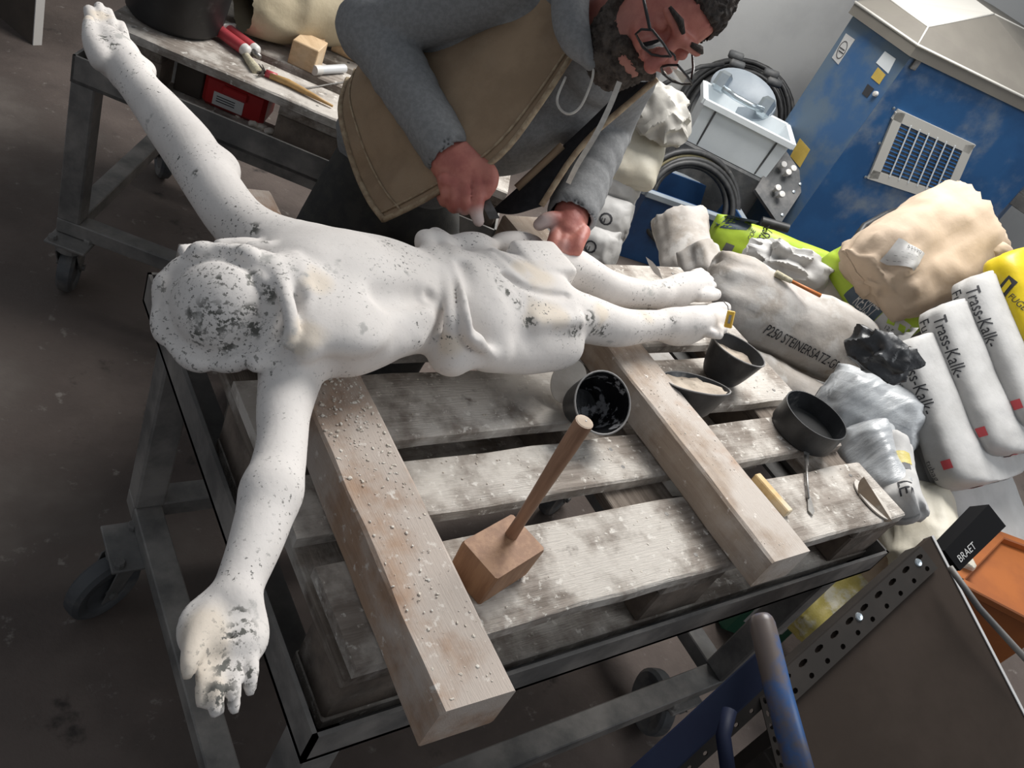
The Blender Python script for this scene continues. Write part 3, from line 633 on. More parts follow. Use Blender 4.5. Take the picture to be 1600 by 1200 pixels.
    V, F = g.mesh(); d = V - h(0, .02, -.06); V = V + d / np.linalg.norm(d, axis=1)[:, None] * (.003 * noise3(V, 170, 8) + .0025 * ridged(V, 240, 6))[:, None]
    finish('beard', V, F, BEARD, root, True, fix=False)
    for q in (-1, 1):
        br = MB().tube([h(.012 * q, .103, .042), h(.030 * q, .100, .048), h(.050 * q, .084, .042)], [.004, .006, .003], 7); obj('eyebrow', br, HAIR, root, True)
    # spectacles
    gl = obj('spectacles', MB().tube([h(-.010, .121, .016), h(0, .124, .020), h(.010, .121, .016)], .0018, 8), BLACKP, root, True)
    gl['label'] = 'black framed spectacles'
    for q in (-1, 1):
        rim = [(.010, .019), (.036, .021), (.060, .017), (.062, .0), (.054, -.014), (.030, -.017), (.014, -.011), (.010, .004), (.010, .019)]
        R3 = [h(a * q, .121 - .22 * max(a - .03, 0) + .75 * b, b) for a, b in rim]
        obj('rim', MB().tube(R3, .0021, 8, cap=False), BLACKP, gl, True)
        obj('temple_arm', MB().tube([h(.062 * q, .124, .014), h(.076 * q, .075, .014), h(.083 * q, .0, .012), h(.080 * q, -.03, -.01)], .0026, 8), BLACKP, gl, True)
        obj('lens', MB().prism([p + n * .0004 for p in R3[:-1]], -n + u * .6, .0012), LENS, gl)
    # sweatshirt
    g = Grid((.15, .50, .66), (1.06, 1.36, 1.42), .0055)
    g.ell(pel + ta * .03, (.150, .105, .13), ax, .03); g.ell(chest - ta * .03, (.175, .108, .17), ax, .05); g.ell(neck - ta * .08, (.165, .085, .09), ax, .04)
    g.ell(pel + ta * .10 + f * .05, (.14, .085, .12), ax, .04)
    def sleeve(a, b, c, ra, seed, fold):
        L = []; R = []; q = random.Random(seed)
        for i in range(9): t = i / 8; L.append(a * (1 - t) + b * t); R.append(ra[0] + (ra[1] - ra[0]) * t)
        for i in range(1, 19):
            t = i / 18; L.append(b * (1 - t) + c * t); R.append(ra[1] + (ra[2] - ra[1]) * t + fold * math.sin(i * 2.1 + q.random() * .8) * (1 if 3 < i < 17 else .3))
        g.chain(L, R, .02, res=2)
    sleeve(rsh, relb, rwr + unit(relb - rwr) * .012, (.074, .062, .043), 3, .0015); sleeve(lsh, lelb, lwr + unit(lelb - lwr) * .01, (.072, .062, .045), 5, .005)
    for c, e in ((rwr, relb), (lwr, lelb)):                          # ribbed cuffs
        dd = unit(e - c); g.cap(c + dd * .010, c + dd * .06, .048, .049, .008)
    g.ell(relb + f * -.005, (.066, .066, .066), None, .02)
    nk = neck + ta * .015                                            # hood bunched round the neck
    ring = [nk + (l * math.cos(a) * .105 + f * math.sin(a) * .085) + ta * (.02 - .05 * math.sin(a)) for a in np.linspace(0, 2 * math.pi, 15)]
    g.chain(ring, [.034] * 15, .03); g.ell(neck - f * .10 - ta * .03, (.12, .05, .09), ax, .04)
    hood = [D(898, -25, 1.41), D(893, 20, 1.40), D(900, 60, 1.40), D(922, 98, 1.405)]
    g.chain(hood, [.036, .034, .030, .014], .02)
    for c, e in ((rwr, relb), (lwr, lelb)):                          # open cuff ends
        dd = unit(e - c); g.cap(c - dd * .04, c + dd * .022, .039, .039, .004, sub=True)
    g.ell(h(0, 0, -.01), (.10, .125, .13), hx, .01, sub=True)
    V, F = g.mesh(); V = V + 0.0
    nzv = .003 * ridged(V * np.array([1, 1, 1.4]), 15, 4) + .002 * noise3(V, 34, 5); c0 = np.array([chest] * len(V)); dv = V - c0; V = V + dv / np.linalg.norm(dv, axis=1)[:, None] * nzv[:, None]
    finish('sweatshirt', V, F, SWEAT, root, True, fix=False)
    # vest: right front panel hanging open, left panel with its black lining
    gp = [[(545, 125, 1.74), (533, 172, 1.655), (545, 230, 1.64), (560, 275, 1.645), (578, 314, 1.60), (600, 344, 1.565)],
          [(582, 70, 1.68), (586, 125, 1.60), (610, 182, 1.585), (635, 225, 1.575), (664, 264, 1.545), (692, 297, 1.525)],
          [(635, 25, 1.70), (648, 75, 1.62), (675, 120, 1.575), (708, 160, 1.53), (744, 205, 1.505), (780, 245, 1.49)],
          [(715, -15, 1.71), (725, 22, 1.60), (750, 55, 1.535), (782, 90, 1.50), (815, 130, 1.48), (846, 160, 1.47)],
          [(785, -70, 1.66), (800, -35, 1.56), (828, -15, 1.51), (858, 5, 1.485), (885, 35, 1.465), (905, 68, 1.46)]]
    vest, pts, nn = patch('vest', gp, VEST, root, .006, 10, .003, 14, 3); vest['label'] = 'brown canvas work vest'
    edge = np.concatenate([pts[::2, -1]]); obj('front_binding', MB().tube([p + q * .001 for p, q in zip(pts[::2, -1], nn[::2, -1])], .0052, 7), VESTE, vest, True)
    obj('hem_binding', MB().tube([p + q * .001 for p, q in zip(pts[0, ::2], nn[0, ::2])], .0062, 7), VESTE, vest, True)
    obj('hem_seam', MB().tube([p + q * .0015 for p, q in zip(pts[3, ::2], nn[3, ::2])], .0022, 6), VESTE, vest, True)
    obj('front_seam', MB().tube([p + q * .0018 for p, q in zip(pts[::2, -4], nn[::2, -4])], .0024, 6), VESTE, vest, True)
    pk = [(16, 32), (17, 36), (17, 40), (15, 44)]; obj('pocket_edge', MB().tube([pts[i, j] + nn[i, j] * .0016 for i, j in pk], .003, 6), VESTE, vest, True)
    gl_ = [[(768, 330, 1.60), (802, 334, 1.575), (846, 322, 1.56)], [(842, 262, 1.58), (872, 258, 1.555), (902, 238, 1.54)], [(912, 198, 1.545), (944, 190, 1.52), (968, 172, 1.51)], [(985, 126, 1.50), (1008, 128, 1.48), (1026, 122, 1.475)]]
    lin, pts, nn = patch('vest_lining', gl_, LINING, root, .004, 8, .001, 20, 5)
    obj('lining_binding', MB().tube([p + q * .002 for p, q in zip(pts[::2, -1], nn[::2, -1])], .0058, 7), VESTE, lin, True)
    obj('placket', MB().tube([p + q * .004 for p, q in zip(pts[4:14:2, 1], nn[4:14:2, 1])], .0075, 7), VEST, lin, True)
    # draw cords
    obj('draw_cord', MB().tube(spl([D(928, 104, 1.40), D(924, 128, 1.40), D(908, 165, 1.405), D(890, 178, 1.41), D(875, 170, 1.42), D(871, 152, 1.425), D(884, 120, 1.43)], 7), .0022, 7), CORD, root, True)
    mb = MB(); q = spl([D(968, 128, 1.39), D(952, 168, 1.395), D(930, 212, 1.40), D(903, 256, 1.43), D(888, 286, 1.47)], 5)
    for a, b in zip(q[:-1], q[1:]): mb.bar(a, b, .0045, .0012, unit(CAM - a))
    obj('draw_cord', mb, CORD, root)
    # trousers and boots
    g = Grid((.15, .80, .03), (.95, 1.35, 1.0), .007)
    tp_ = pel + np.array([.035, -.02, -.075]); g.ell(tp_, (.14, .105, .10), ax, .03)
    for q, kn, an in ((-1, np.array([.375, 1.055, .46]), np.array([.36, 1.12, .10])), (1, np.array([.66, .965, .46]), np.array([.68, 1.02, .10]))):
        hip = tp_ + l * .078 * q - np.array([0, 0, .02]); g.chain([hip, (hip + kn) / 2, kn, (kn + an) / 2, an], [.092, .086, .072, .064, .060], .03)
    V, F = g.mesh(); V = V + (.004 * ridged(V, 14, 7))[:, None] * unit(CAM - pel); finish('trousers', V, F, DENIM, root, True, fix=False)
    for bx_, by_ in ((.355, 1.09), (.675, .99)):
        fw = unit((-.45, -.89, 0)); c = np.array([bx_, by_, 0]); g = Grid(c - (.2, .22, -.0), c + (.2, .2, .16), .006); g.rbox(c + fw * .03 + (0, 0, .032), (.048, .135, .03), (np.cross(fw, (0, 0, 1)), fw, (0, 0, 1)), .028, .01); g.cap(c + (0, .03, .05), c + (0, .03, .12), .052, .055, .02)
        V, F = g.mesh(); V[:, 2] = np.maximum(V[:, 2], .002); finish('boot', V, F, SHOE, root, True, fix=False)
    # the blade in the right hand
    k = thing('chisel', 'short dark steel blade held in the right hand of the person', 'tool', D(766, 330, 1.50))
    a, b = D(748, 296, 1.507), D(776, 347, 1.50); sd = unit(np.cross(b - a, CAM - a)) * .0085; nn = unit(np.cross(b - a, sd)) * .002
    obj('blade', MB().prism([a + sd, a - sd, b - sd - (b - a) * .06, b + sd * .6 - (b - a) * .16 + sd * .4], nn, .0035), DARKM, k)
    obj('handle', MB().tube([D(736, 268, 1.525), D(748, 294, 1.508)], [.008, .0095], 10), DARKM, k, True)
build_person()

# ------------------------------------------------------------------ tools and bowls on the pallet
RUBBER = mat('black_rubber', (.016, .017, .019), (.032, .034, .037), sc=14, rough=.42, bump=.25, bsc=45, dust=(.20, .195, .19), dsc=16, dlo=.60, dhi=.76)
RUBIN = mat('wet_black_rubber', (.008, .008, .009), rough=.22, bump=.3, bsc=40, dust=(.26, .26, .27), dsc=30, dlo=.54, dhi=.60)
MORTAR = mat('dried_mortar', (.50, .43, .35), (.38, .315, .25), sc=22, rough=.95, bump=.8, bsc=60, specks=[((.03, .03, .03), 30, .64, .70)])
MALLET = mat('mallet_wood', (.36, .20, .11), (.27, .14, .075), sc=5, rough=.6, bump=.2, bsc=40, stretch=(14, 14, 2), dust=(.10, .075, .06), dsc=9, dlo=.60, dhi=.78)
HANDLE = mat('handle_wood', (.34, .19, .115), (.25, .135, .08), sc=6, rough=.55, bump=.15, bsc=40, stretch=(14, 14, 1.5))
ENDG = mat('end_grain_wood', (.60, .50, .40), (.50, .40, .31), sc=30, rough=.85)
PLASTER = mat('plaster_card', (.60, .56, .51), (.52, .48, .43), sc=12, rough=.9, bump=.2)
YWOOD = mat('yellow_wood', (.72, .52, .26), (.62, .43, .20), sc=6, rough=.75, stretch=(10, 10, 2), dust=(.72, .62, .46), dsc=9)
TSTEEL = mat('tool_steel', (.30, .29, .275), (.20, .19, .18), sc=26, rough=.4, metal=.7, bump=.15)
YPLAST = mat('yellow_plastic', (.80, .50, .06), (.72, .43, .05), sc=12, rough=.45)
WATER = mat('dirty_water', (.05, .05, .05), rough=.05, spec=.6)
BROWNC = mat('brown_scraper', (.34, .255, .18), (.25, .185, .13), sc=14, rough=.5, dust=(.48, .42, .35), dsc=12)

def bowl(label, c, a, rr_, rb, hgt, sq=(1, 1), ref=None, fill=None, inner=RUBIN, grp='black rubber mixing bowls on the pallet', dent=0.0, seed=0):
    c = np.asarray(c, float); a = unit(a); base = c - a * hgt; t = thing('mixing_bowl', label, 'bowl', (base[0], base[1], base[2]), grp)
    def dn(mb):                                    # squeezed rubber: gentle lobes
        if dent:
            V = np.array(mb.v); d = (V - base) @ a; V = V + (noise3(V, 12, seed) * dent * np.clip(d / hgt, 0, 1))[:, None] * unit((1, .4, .2)); mb.v = [tuple(p) for p in V]
        return mb
    q = lambda t_: rb + (rr_ - rb) * (t_ ** .75)
    out = [(0, 0), (rb * .9, 0)] + [(q(i / 8), .004 + (hgt - .004) * i / 8) for i in range(9)]
    inn = [(rr_ - .0035, hgt)] + [(q(i / 8) - .004, .008 + (hgt - .008) * i / 8) for i in range(7, -1, -1)] + [(0, .008)]
    obj('bowl_wall', dn(MB().lathe(out, base, a, 36, sq, ref)), RUBBER, t, 50)
    obj('bowl_inside', dn(MB().lathe(inn, base, a, 36, sq, ref)), inner, t, 50)
    obj('rim', dn(MB().lathe([(rr_ + .0006, hgt - .0012), (rr_ + .0006, hgt + .0008), (rr_ - .0012, hgt + .0014), (rr_ - .0026, hgt)], base, a, 36, sq, ref)), mat_rim, t, 50)
    if fill:
        lv, rough_ = fill; n = 26; V = []; F = []; rf = q(lv) - .003; a1 = unit(np.cross(a, (0.2, 0.9, 0.1) if abs(a[2]) > .7 else (0, 0, 1))) if ref is None else unit(np.asarray(ref) - a * (np.asarray(ref) @ a)); b1 = np.cross(a, a1)
        for i in range(7):
            for k in range(n):
                an = 6.2832 * k / n; r = rf * i / 6; p = base + a * (.008 + (hgt - .008) * lv) + (a1 * math.cos(an) * sq[0] + b1 * math.sin(an) * sq[1]) * r
                V.append(p + a * (rough_ * noise3(p, 60, 4) * 1.2 + rough_ * .6 * (i / 6)))
        for i in range(6):
            for k in range(n): F.append((i * n + k, i * n + (k + 1) % n, (i + 1) * n + (k + 1) % n, (i + 1) * n + k))
        finish('mortar', V, F, MORTAR, t, True)
    return t
mat_rim = mat('dusty_rim', (.30, .29, .28), (.20, .195, .19), sc=40, rough=.7)
bowl('empty black rubber bowl tipped against the paler beam beside the mallet', P(942, 629, z=.822), (-.20, -.62, .76), .054, .034, .082, grp='black rubber mixing bowls on the pallet')
bowl('squeezed black rubber bowl of dried mortar leaning behind the paler beam', P(1088, 599, z=.810), (.02, .36, .93), .069, .032, .066, (1, .80), (1, -.5, 0), (.88, .005), RUBBER, dent=.004, seed=2)
bowl('deeper black rubber bowl half full of mortar beside the statue feet', P(1155, 545, z=.822), (.10, .06, .99), .064, .040, .078, (1, .9), (1, -.4, 0), (.62, .006), RUBBER, dent=.003, seed=5)
def pan():
    c = P(1276, 648, z=.796); t = thing('water_pan', 'round low black pan with a little water at the pallet end', 'pan', (c[0], c[1], .7405)); b = np.array([c[0], c[1], .7405])
    obj('pan_wall', MB().lathe([(0, 0), (.066, 0), (.070, .004), (.071, .056), (.0685, .056), (.067, .006), (0, .006)], b, n=44), RUBBER, t, 40)
    obj('water', MB().lathe([(0, .016), (.0674, .016)], b, n=44), WATER, t)
pan()
def mallet():
    zt = .802; q = [P(710, 860, z=zt), P(773, 900, z=zt), P(862, 852, z=zt), P(804, 800, z=zt)]; c = sum(q) / 4
    u = unit((q[2] - q[1]) + (q[3] - q[0])); v = unit(np.cross((0, 0, 1), u)); hu = .051; hv = .034
    t = thing('mallet', 'square wooden mallet standing on its head with the handle up', 'mallet', (c[0], c[1], .7405))
    V = []
    for z, k in ((.7405, .93), (.745, .96), (.798, 1.0), (zt, .975)):
        for a, b in ((-1, -1), (1, -1), (1, 1), (-1, 1)):
            for e, g_ in ((1, .92), (.94, 1)) if a * b > 0 else ((.94, 1), (1, .92)):
                V.append(c * (1, 1, 0) + u * hu * k * a * e + v * hv * k * b * g_ + (0, 0, z))
    F = [tuple(range(7, -1, -1)), tuple(range(24, 32))] + [(i * 8 + j, i * 8 + (j + 1) % 8, (i + 1) * 8 + (j + 1) % 8, (i + 1) * 8 + j) for i in range(3) for j in range(8)]
    finish('mallet_head', V, F, MALLET, t, 30)
    b = P(799, 836, z=zt); top = None
    for z in np.arange(.85, 1.2, .002):
        p = np.array([b[0], b[1], z]); w = RR @ (p - CAM); py = w[1] / w[2] * FPX + 600
        if py < 660: top = p; break
    L = top - b; hd = obj('handle', MB().tube([b - L * .02, b + L * .15, b + L * .5, b + L * .8, b + L], [.0088, .0080, .0098, .0115, .0118], 16), HANDLE, t, 50)
    obj('handle_end', MB().lathe([(0, .0012), (.0098, .0008), (.0114, 0)], top, L, 16), ENDG, hd); obj('nail_hole', MB().lathe([(0, .0016), (.0012, .0016), (.0012, .0005)], top + (.002, 0, 0), L, 8), BLACKP, hd)
mallet()
def small_tools():
    # oval plaster card leaning beside the tipped bowl
    c = P(888, 596, z=.782); nn = unit(CAM - c + np.array([.3, -.2, .25])); a = unit(np.cross((0, 0, 1), nn)); b = np.cross(nn, a)
    pl = [c + a * .0315 * math.cos(t) + b * .041 * math.sin(t) for t in np.linspace(0, 2 * math.pi, 29)[:-1]]
    tag(obj('plaster_card', MB().prism(pl, nn, .004), PLASTER, None, 30), 'oval pale scraper card leaning on the tipped black bowl', 'scraper')
    a, b = P(1180, 744, z=.749), P(1232, 803, z=.749)
    tag(obj('wood_stick', MB().bar(a, b, .0085, .0085, ch=.002), YWOOD), 'short yellow wooden stick lying against the paler beam', 'stick')
    t = thing('modelling_spatula', 'thin steel spatula with leaf tip lying on the front pallet board', 'spatula', P(1262, 750, z=.742))
    obj('shaft', MB().tube([P(1259, 712, z=.7475), P(1261, 745, z=.748), P(1263, 778, z=.747)], [.0032, .0026, .0024], 9), TSTEEL, t, True)
    p = [P(1255, 706, z=.746), P(1264, 706, z=.746), P(1263, 728, z=.747), P(1258, 728, z=.747)]; obj('flat_end', MB().prism(p, (0, 0, 1), .0015), TSTEEL, t)
    p = [P(1261, 776, z=.7435), P(1266, 778, z=.7435), P(1272, 800, z=.7435), P(1269, 806, z=.7435), P(1262, 798, z=.7435)]; obj('leaf_tip', MB().prism(p, (0, 0, 1), .002), TSTEEL, t)
    t = thing('half_moon_scraper', 'brown half moon scraper standing on a pale oval card at the pallet corner', 'scraper', P(1365, 785, z=.741))
    c = P(1362, 782, z=.742); a = unit(P(1392, 818, z=.742) - P(1332, 748, z=.742)); b = np.cross((0, 0, 1), a)
    obj('oval_card', MB().prism([c + a * .050 * math.cos(q) + b * .026 * math.sin(q) for q in np.linspace(0, 2 * math.pi, 29)[:-1]], (0, 0, 1), .003), PLASTER, t, 30)
    a0, a1 = P(1394, 814, z=.746), P(1350, 745, z=.770); mid = (a0 + a1) / 2; ua = unit(a1 - a0); up = unit(np.cross(ua, CAM - mid)); up = up if up @ RR[0] < 0 else -up; h = np.linalg.norm(a1 - a0) / 2
    V = []
    pl = [mid + ua * h * math.cos(q) + up * .031 * math.sin(q) for q in np.linspace(0, math.pi, 17)]
    obj('half_disc', MB().prism(pl, np.cross(ua, up), .003), BROWNC, t, 30)
    t = thing('yellow_grip', 'small yellow plastic grip just past the statue toes', 'tool', D(1142, 500, 1.66))
    a, b = D(1137, 512, 1.66), D(1143, 486, 1.66); obj('grip', MB().bar(a, b, .008, .006, CAM - a, .002), YPLAST, t); obj('slot', MB().bar(a * .75 + b * .25 + unit(CAM - a) * .006, a * .25 + b * .75 + unit(CAM - a) * .006, .0025, .0012, CAM - a), mat_rim, t)
    obj('loop', MB().tube([D(1130, 470, 1.66), D(1137, 478, 1.66), D(1139, 490, 1.66), D(1134, 500, 1.66)], .0012, 6), TSTEEL, t, True)
    t = thing('pointed_trowel', 'small pointed leaf blade standing beyond the far statue foot', 'trowel', P(1030, 432, z=.745))
    a, b = D(1035, 436, 1.70), D(1009, 401, 1.72); s2 = unit(np.cross(b - a, CAM - a)) * .006
    obj('blade', MB().prism([a, a * .65 + b * .35 + s2, a * .3 + b * .7 + s2 * .8, b, a * .3 + b * .7 - s2 * .8, a * .65 + b * .35 - s2], unit(CAM - a), .0018), PLASTER, t)
    obj('tang', MB().tube([a * 1.02 - b * .02, np.array([a[0] + .01, a[1] - .01, .745])], .003, 7), TSTEEL, t, True)
small_tools()
def chips():
    q = random.Random(5); mb = MB(); 
    def chip(p, s):
        an = q.uniform(0, 6.28); e = q.uniform(.35, 1); n = q.choice((4, 5, 6)); pts = []; top = []
        for k in range(n):
            t = an + 6.2832 * k / n; r = s * q.uniform(.6, 1.1); x, y = r * math.cos(t - an), r * e * math.sin(t - an); x, y = x * math.cos(an) - y * math.sin(an), x * math.sin(an) + y * math.cos(an)
            pts.append(np.array(p) + (x, y, 0)); top.append(np.array(p) + (x * .7, y * .7, s * q.uniform(.15, .45)))
        mb.add(pts + top, [tuple(n + k for k in range(n))] + [(k, (k + 1) % n, n + (k + 1) % n, n + k) for k in range(n)])
    y1 = math.tan(math.radians(1.2))
    for i in range(430):                          # on the brown beam, thicker near the statue
        y = q.uniform(-.10, .40) if i < 190 else .40 - abs(q.gauss(0, .10)); x = q.uniform(.046, .130) + (y + .107) * y1; chip((x, max(y, -.1), .8172), q.choice((.0008, .0011, .0014, .002, .0032)) * (1.2 if y > .2 else 1))
    for i in range(150): y = q.uniform(-.03, .42); chip((q.uniform(.682, .768), y, .8088), q.choice((.0009, .0013, .0018)))
    rows = [(.006, .137), (.194, .284), (.336, .466), (.52, .606)]
    for i in range(520): a, b = q.choice(rows); chip((q.uniform(.17, .66) if i < 330 else q.uniform(.80, 1.21), q.uniform(a, b), .7405), q.choice((.0009, .0013, .0018, .0026)))
    tag(obj('stone_chips', mb, CHIP), 'pale stone chips and crumbs scattered over beams and pallet boards', 'chips', kind='stuff')
chips()

# ------------------------------------------------------------------ things on and around the rear cart
BUCKET = mat('black_bucket_plastic', (.016, .016, .017), (.026, .026, .027), sc=9, rough=.5, bump=.1, dust=(.10, .098, .095), dsc=11, dlo=.60, dhi=.75)
REDP = mat('red_plastic', (.42, .022, .022), (.36, .02, .02), sc=8, rough=.4)
REDT = mat('red_print', (.50, .07, .085), (.44, .06, .07), sc=20, rough=.4)
WHITEP = mat('white_plastic', (.62, .60, .57), rough=.45)
CLEARP = mat('milky_plastic', (.55, .56, .57), rough=.35, spec=.5)
PINE = mat('pine_wood', (.60, .43, .26), (.50, .345, .20), sc=6, rough=.7, stretch=(12, 2, 12), dust=(.56, .44, .30), dsc=6)
BRUSHW = mat('brush_handle', (.50, .31, .12), (.42, .25, .09), sc=6, rough=.45, stretch=(2, 10, 10))
BRIST = mat('bristles', (.62, .57, .42), (.48, .43, .30), sc=60, rough=.9, bump=.6, bsc=300)
CANVAS = mat('cream_tarp', (.48, .41, .285), (.40, .335, .225), sc=6, rough=.85, bump=.25, bsc=90)
LABELW = mat('white_label', (.60, .595, .58), (.54, .53, .52), sc=20, rough=.6)
INK = mat('dark_ink', (.035, .035, .04), rough=.7)
DPANEL = mat('brown_panel_face', (.075, .058, .045), (.055, .043, .034), sc=5, rough=.7)
zt = .7405
def rear_things():
    c = P(272, 30, z=zt); t = thing('bucket', 'large black plastic bucket on the rear pallet at the top', 'bucket', c)
    obj('bucket_wall', MB().lathe([(0, 0), (.098, 0), (.108, .012), (.134, .27), (.140, .275), (.140, .285), (.131, .285), (.105, .02), (0, .012)], c, n=44), BUCKET, t, 40)
    obj('handle', MB().tube([c + (math.cos(a) * .139, 0, .262 + math.sin(a) * .11) for a in np.linspace(0, math.pi, 15)], .003, 8), TSTEEL, t, True)
    # twin cartridge
    a, b = P(349, 47, z=zt + .016), P(388, 76, z=zt + .016); t = thing('twin_cartridge', 'red and white twin glue cartridge lying beside the black bucket', 'cartridge', a * (1, 1, 0) + (0, 0, zt)); d = unit(b - a); sd = np.cross((0, 0, 1), d)
    for k in (-1, 1): obj('barrel', MB().tube([a + sd * .0145 * k, b + sd * .0145 * k], .0145, 16), REDT, t, 50)
    obj('back_flange', MB().box(a, d, sd, (0, 0, 1), .004, .034, .0155, .001), WHITEP, t)
    for k in (-1, 1): obj('front_cap', MB().lathe([(.0145, 0), (.0135, .012), (.008, .018), (0, .018)], b + sd * .0145 * k, d, 14), WHITEP, t, 50)
    obj('nozzle', MB().tube([b + d * .016, b + d * .04], [.009, .006], 10), TSTEEL, t, True)
    # brush with pale bristles, brush with bamboo handle
    t = thing('flat_brush', 'pale bristle brush head lying between cartridge and long handle', 'brush', P(395, 98, z=zt))
    a, b = P(382, 84, z=zt + .008), P(402, 112, z=zt + .006); obj('bristle_tuft', MB().tube([a, a * .5 + b * .5, b], [.008, .010, .012], 10), BRIST, t, True)
    obj('ferrule', MB().tube([P(378, 78, z=zt + .009), a], .0085, 10), TSTEEL, t, True)
    t = thing('round_brush', 'round brush with long yellow wooden handle on the rear pallet edge', 'brush', P(465, 138, z=zt))
    obj('handle', MB().tube([P(422, 118, z=zt + .009), P(450, 129, z=zt + .009), P(490, 150, z=zt + .008), P(520, 166, z=zt + .006)], [.0075, .0085, .006, .0028], 12), BRUSHW, t, True)
    obj('string_binding', MB().tube([P(415, 114, z=zt + .009), P(432, 121, z=zt + .009)], .0090, 12), REDT, t, True)
    mb = MB(); q = random.Random(3)
    for i in range(14): mb.tube([P(415, 114, z=zt + .009), P(405 + q.uniform(-4, 6), 108 + q.uniform(-9, 10), z=zt + .008 + q.uniform(-.004, .006))], [.003, .0008], 5)
    obj('bristle_tuft', mb, HAIR, t)
    # pine block with a short stub, white tube, wire, pole
    t = thing('pine_block', 'square pine wood block on the rear pallet beside the person', 'wood block', P(480, 92, z=zt)); e = unit(P(520, 62, z=zt) - P(478, 100, z=zt)); sd = np.cross((0, 0, 1), e)
    obj('block', MB().box(P(481, 82, z=zt + .030), e, sd, (0, 0, 1), .040, .033, .030, .002), PINE, t); obj('stub', MB().box(P(481, 82, z=zt + .030) + e * .062, e, sd, (0, 0, 1), .022, .016, .020, .002), PINE, t)
    a, b = P(491, 110, z=zt + .012), P(538, 107, z=zt + .012); t = thing('white_tube', 'small milky plastic tube lying in front of the pine block', 'tube', a * (1, 1, 0) + (0, 0, zt)); obj('tube_body', MB().tube([a * .8 + b * .2, b], .011, 14), CLEARP, t, 50); obj('cap', MB().tube([a, a * .8 + b * .2], .0125, 12), WHITEP, t, 50)
    tag(obj('steel_rod', MB().tube([P(472, 139, z=zt + .003), P(560, 124, z=zt + .006)], .0018, 7), TSTEEL), 'thin steel wire rod lying across the rear pallet boards', 'rod')
    tag(obj('round_pole', MB().tube([P(520, 72, z=zt + .014), P(590, 104, z=zt + .014)], .013, 12), PINE, None, 50), 'pale round wooden pole end behind the pine block', 'pole')
    # cream tarpaulin heap
    g = Grid((.35, 1.45, .70), (1.35, 2.35, 1.10), .012); q = random.Random(4)
    for p, r in ((P(420, 20, z=.80), .09), (P(480, 5, z=.83), .11), (P(545, 10, z=.84), .12), (P(620, 30, z=.85), .12), (P(470, -40, z=.86), .13), (P(560, -40, z=.90), .15)): g.ell(p, (r * 1.4, r, r * .75), None, .06)
    g.rbox((.9, 1.9, .66), (.8, .8, .0805), np.eye(3), .001, .002, sub=True)
    V, F = g.mesh(); V = V + (.014 * ridged(V, 9, 3) + .006 * ridged(V, 22, 4))[:, None] * unit((-.5, -.6, .6)); V[:, 2] = np.maximum(V[:, 2], zt + .001)
    tag(finish('tarpaulin', V, F, CANVAS, None, True, fix=False), 'cream folded tarpaulin heaped on the rear pallet behind the person', 'tarpaulin')
    # red case in the gap of the rear pallet
    t = thing('red_case', 'red plastic case with white label tucked inside the rear pallet', 'case', C2.pt(.33, .13, .618)); e = C2.u; f = C2.v
    c = C2.pt(.335, .135, .618 + .042); obj('case_body', MB().box(c, e, f, (0, 0, 1), .075, .05, .039, .010), REDP, t); obj('handle', MB().box(c - f * .052 + (0, 0, .018), e, f, (0, 0, 1), .030, .005, .010, .003), REDP, t)
    lb = obj('label', MB().box(c - f * .0506 - e * .012 + (0, 0, -.012), e, f, (0, 0, 1), .036, .0008, .016), LABELW, t)
    for k in range(3): obj('print_line', MB().box(c - f * .0517 - e * .018 + (0, 0, -.005 - .006 * k), e, f, (0, 0, 1), .022, .0003, .0011), INK, lb)
    q = random.Random(8)
    for px, py, s, nm in ((398, 193, .016, 'largest pale stone shard, first of three'), (409, 198, .013, 'flat pale stone shard, middle of three'), (421, 205, .014, 'pale stone shard nearest the person, third of three'), (372, 182, .007, 'tiny pale shard left of the others'), (381, 184, .006, 'tiny pale shard just before the largest one')):
        V = []; c = P(px, py, z=.6185 + s * .4); n = 8
        g = Grid(c - s * 1.6, c + s * 1.6, s / 4); g.ell(c, (s, s * .8, s * .55), None, .003); V, F = g.mesh(); V = V + (noise3(V, 90, int(px)) * s * .25)[:, None] * np.array([.5, .5, .6]); V[:, 2] = np.maximum(V[:, 2], .6183)
        tag(finish('stone_shard', V, F, CHIP, None, False, fix=False), nm + ' on the lower rear pallet board', 'stone', 'stone shards on the rear pallet')
    for (x0, x1, nm) in ((.19, .255, 'narrow'), (.45, .98, 'long')):
        tag(obj('dark_plank', MB().bx(x0, x1, .10 if nm == 'narrow' else .20, .125 if nm == 'narrow' else .225, .6185, .694, .002, fr=C2), DPANEL), nm + ' dark brown plank lying in the gap of the rear pallet', 'plank', 'planks inside the rear pallet')
    # leaning board at the very left edge
    a = P(50, 70, z=0); b = P(0, 28, z=0); e = unit((b - a) * (1, 1, 0)); f = np.array([-e[1], e[0], 0]); f = f if f @ RR[0] > 0 else -f
    t = thing('standing_board', 'dark board with pale edge standing on the floor at the top left', 'board', a); obj('board_face', MB().box(a + e * .4 + f * .018 + (0, 0, .6), e, f, (0, 0, 1), .4, .017, .6, .001), DPANEL, t); obj('edge_strip', MB().box(a - e * .002 + f * .018 + (0, 0, .6), e, f, (0, 0, 1), .0025, .0165, .6), WHITEP, t)
rear_things()

